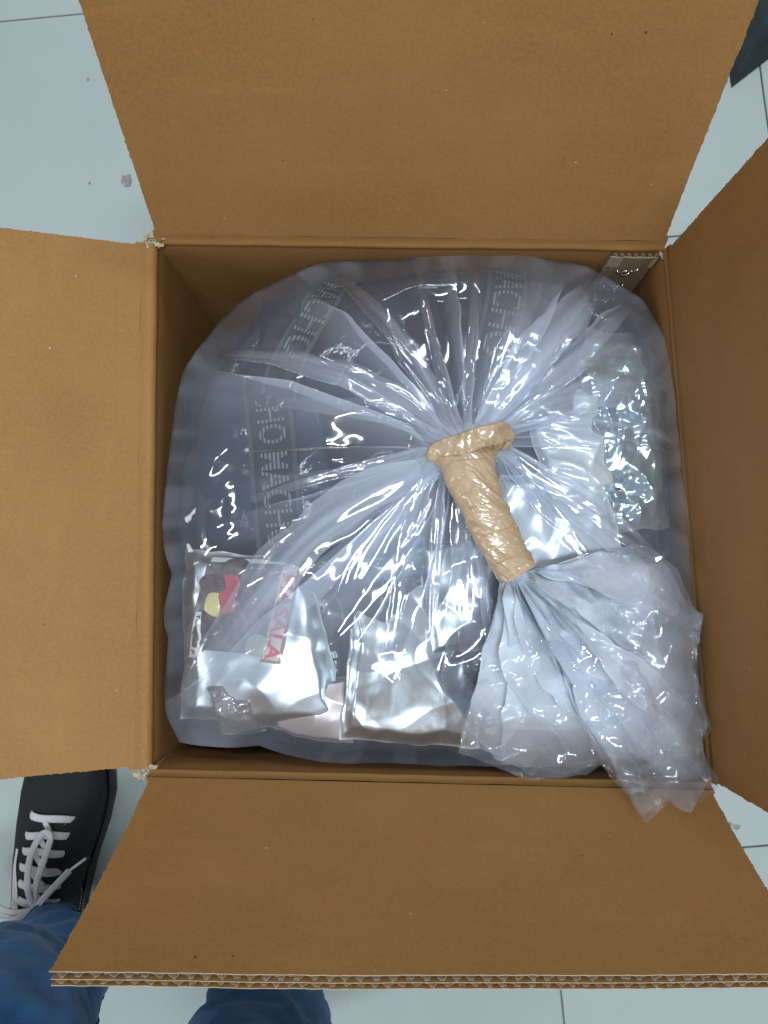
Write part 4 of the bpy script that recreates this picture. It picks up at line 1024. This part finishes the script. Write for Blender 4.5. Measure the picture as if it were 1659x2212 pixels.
# shoe space: y from heel 0 to toe 0.285, x to the wearer's right, z up
SY = [0.0, 0.01, 0.04, 0.09, 0.14, 0.18, 0.215, 0.245, 0.268, 0.280, 0.285]
SW = [0.012, 0.026, 0.035, 0.037, 0.042, 0.049, 0.0525, 0.049, 0.038, 0.022, 0.006]
SH = [0.045, 0.068, 0.078, 0.082, 0.088, 0.078, 0.062, 0.050, 0.042, 0.034, 0.026]
SXo = [0, 0, 0, 0.001, 0.003, 0.005, 0.005, 0.003, 0.000, -0.002, -0.002]
def shoe_top(x, y):
    w_ = np.interp(y, SY, SW); h = np.interp(y, SY, SH); xo = np.interp(y, SY, SXo)
    return 0.022 + (h - 0.022) * (np.clip(1 - np.abs((x - xo) / w_) ** 2.4, 0, 1)) ** 0.55
def build_shoe(org, ang):
    ca_, sa_ = math.cos(ang), math.sin(ang); org = np.asarray(org)
    def Wd(p):
        p = np.asarray(p, float); return np.stack([org[0] + p[..., 0] * ca_ - p[..., 1] * sa_, org[1] + p[..., 0] * sa_ + p[..., 1] * ca_, p[..., 2]], -1)
    sh = bpy.data.objects.new('shoe', None)
    ys = np.concatenate([np.linspace(0, 0.02, 8)[:-1], np.linspace(0.02, 0.26, 60)[:-1], np.linspace(0.26, 0.285, 14)])
    nc = 48; t = np.linspace(0, np.pi, nc)
    G = np.zeros((nc, len(ys), 3))
    for i, y in enumerate(ys):
        w_ = np.interp(y, SY, SW); h = np.interp(y, SY, SH); xo = np.interp(y, SY, SXo)
        c, s = np.cos(t), np.sin(t)
        G[:, i, 0] = xo + w_ * np.sign(c) * np.abs(c) ** 0.75; G[:, i, 1] = y; G[:, i, 2] = 0.02 + (h - 0.02) * np.abs(s) ** 0.8
    mb = MB(); mb.grid(Wd(G)); mb.grid(np.stack([Wd(G[:, 0]), Wd(np.stack([G[:, 0, 0] * 0, G[:, 0, 1], G[:, 0, 2] * 0 + 0.02], -1))], 1))
    up = mb.build('shoe', MAT['canvas'], person)
    # sole
    mb = MB(); a = []; yy = np.linspace(0, 0.285, 60)
    wS = np.interp(yy, SY, SW) + 0.004; xo = np.interp(yy, SY, SXo)
    for zlev, k in ((0.001, 0.97), (0.004, 1.0), (0.020, 1.0), (0.024, 0.97)):
        ring = np.vstack([np.stack([xo + wS * k, yy * 1.02 - 0.003, yy * 0 + zlev], 1), np.stack([(xo - wS * k)[::-1], (yy * 1.02 - 0.003)[::-1], yy * 0 + zlev], 1)]); a.append(ring)
    a = np.stack(a, 1); mb.grid(Wd(a), None, True); nn = a.shape[0]
    mb.add(Wd(a[:, 0]), [tuple(range(nn))]); mb.build('sole', MAT['rubber'], up)
    top = lambda x, y, l=0.002: (x, y, float(shoe_top(np.array(x), np.array(y))) + l)
    # stitched seams
    mb = MB()
    for xs in (-0.020, -0.0235, 0.038, 0.0415):
        for k in range(34):
            y = 0.075 + k * 0.0034; x = xs * (1 + 0.10 * math.sin((y - 0.075) * 14))
            mb.tube([Wd(np.array(top(x, y, 0.0012))), Wd(np.array(top(x, y + 0.0022, 0.0012)))], 0.0007, 5)
    for sgn in (-1, 1):
        for k in range(16):
            f_ = k / 16; x = sgn * (0.026 + 0.016 * f_); y = 0.19 + 0.03 * f_
            mb.tube([Wd(np.array(top(x, y, 0.0012))), Wd(np.array(top(x + sgn * 0.001, y + 0.0016, 0.0012)))], 0.0007, 5)
    tag(mb.build('stitching', MAT['stitch'], up), kind='stuff')
    # white side stripe on the outer flank
    mb = MB(); n = 24; u = np.linspace(0, 1, n); yS = 0.055 + u * 0.105
    g = np.zeros((n, 6, 3))
    for i in range(n):
        w_ = np.interp(yS[i], SY, SW); h = np.interp(yS[i], SY, SH); xo_ = np.interp(yS[i], SY, SXo)
        for j in range(6):
            t_ = math.pi - (0.98 + 0.34 * (j / 5) * (0.35 + 0.65 * math.sin(math.pi * min(1, u[i] * 1.0 + 0.12) ** 0.8)))
            c, s = math.cos(t_), math.sin(t_)
            g[i, j] = (xo_ - (w_ + 0.0008) * abs(c) ** 0.75, yS[i], 0.02 + (h - 0.02) * s ** 0.8 + 0.0008)
    mb.grid(Wd(g)); mb.build('side_stripe', MAT['stripe'], up)
    # laces: six bars, crossings between them, bow
    bars = [0.196, 0.178, 0.160, 0.142, 0.124, 0.106]; LX = 0.009
    for k, y in enumerate(bars):
        hw = 0.0265 - 0.0006 * k; mb = MB()
        pp = [top(LX + x, y + 0.002 * math.sin(x * 90 + k) - (0.003 if k == 0 else 0) * (x / hw), 0.0026 if abs(x) < hw * 0.95 else 0.000) for x in np.linspace(-hw, hw, 14)]
        mb.tube(Wd(np.array(pp)), 0.0046, 8, flat=(1.0, 0.28)); mb.build('lace', MAT['lace'], up)
        if k < 5:
            mb = MB(); y2 = bars[k + 1]
            pp = [top(LX - 0.008 + 0.016 * f_, y + (y2 - y) * f_, 0.0018) for f_ in np.linspace(0, 1, 8)]
            mb.tube(Wd(np.array(pp)), 0.0034, 8, flat=(1.0, 0.28)); mb.build('lace', MAT['lace'], up)
    def bow(pts, lname='lace_loop', rr=0.0038):
        pts = [(a + LX, b + 0.004, c) for a, b, c in pts]; mb = MB(); mb.tube(Wd(catmull(pts, 44)), rr, 8, flat=(1.0, 0.22)); return mb.build(lname, MAT['lace'], up)
    z = 0.094
    bow([(0.004, 0.098, z), (-0.002, 0.125, z + 0.012), (-0.006, 0.158, z + 0.006), (0.000, 0.180, z - 0.004), (0.010, 0.178, z - 0.004), (0.011, 0.160, z + 0.006), (0.006, 0.128, z + 0.010), (0.003, 0.100, z + 0.002)])
    bow([(0.004, 0.098, z), (-0.018, 0.088, z + 0.010), (-0.042, 0.090, z + 0.008), (-0.056, 0.104, z), (-0.058, 0.116, z - 0.006), (-0.048, 0.117, z - 0.004), (-0.038, 0.100, z + 0.004), (-0.018, 0.094, z + 0.004), (0.002, 0.097, z)])
    bow([(0.003, 0.096, z), (-0.016, 0.084, z + 0.004), (-0.036, 0.080, z + 0.002), (-0.046, 0.084, z - 0.006)], 'lace_end')
    bow([(0.004, 0.098, z), (0.016, 0.115, z + 0.010), (0.030, 0.133, z + 0.008), (0.040, 0.146, z + 0.004)], 'lace_end')
    mb = MB(); mb.tube(Wd(np.array([(0.049, 0.150, z + 0.004), (0.065, 0.164, z + 0.001)])), 0.0016, 8); mb.build('aglet', MAT['aglet'], up)
    return up
sA = P(108, 2075, 0.0); sB = P(150, 1600, 0.02)
build_shoe((sA[0], sA[1], 0), math.atan2(-(sB[0] - sA[0]), sB[1] - sA[1]))
sA = P(552, 2110, 0.0); build_shoe((sA[0], sA[1], 0), 0.04)

# ------------------------------------------------------------------ dark cloth heap on the floor behind the far right flap
MAT['dark_cloth'] = mat_simple('dark_grey_cloth', (0.020, 0.032, 0.034), 0.9, noise=0.4, nscale=25)
n_ = 60; u, v = np.meshgrid(np.linspace(0, 1, n_), np.linspace(0, 1, n_), indexing='ij')
q_ = np.array([(1540, -60), (1760, -120), (1760, 50), (1580, 190)], float)
px = (q_[0, 0] * (1 - u) + q_[1, 0] * u) * (1 - v) + (q_[3, 0] * (1 - u) + q_[2, 0] * u) * v
py = (q_[0, 1] * (1 - u) + q_[1, 1] * u) * (1 - v) + (q_[3, 1] * (1 - u) + q_[2, 1] * u) * v
g = P(px, py, np.zeros_like(px) + 0.001); d = np.minimum(np.minimum(u, 1 - u), np.minimum(v, 1 - v))
g[..., 2] = 0.002 + 0.05 * smst(0, 0.25, d) ** 0.6 * (0.7 + 0.8 * fbm(g[..., 0] * 22, g[..., 1] * 22, 91, 3))
mb = MB(); mb.grid(g[:, ::-1]); ob = mb.build('dark_cloth', MAT['dark_cloth'])
tag(ob, 'dark grey cloth on the floor behind the far right corner of the box', 'cloth')
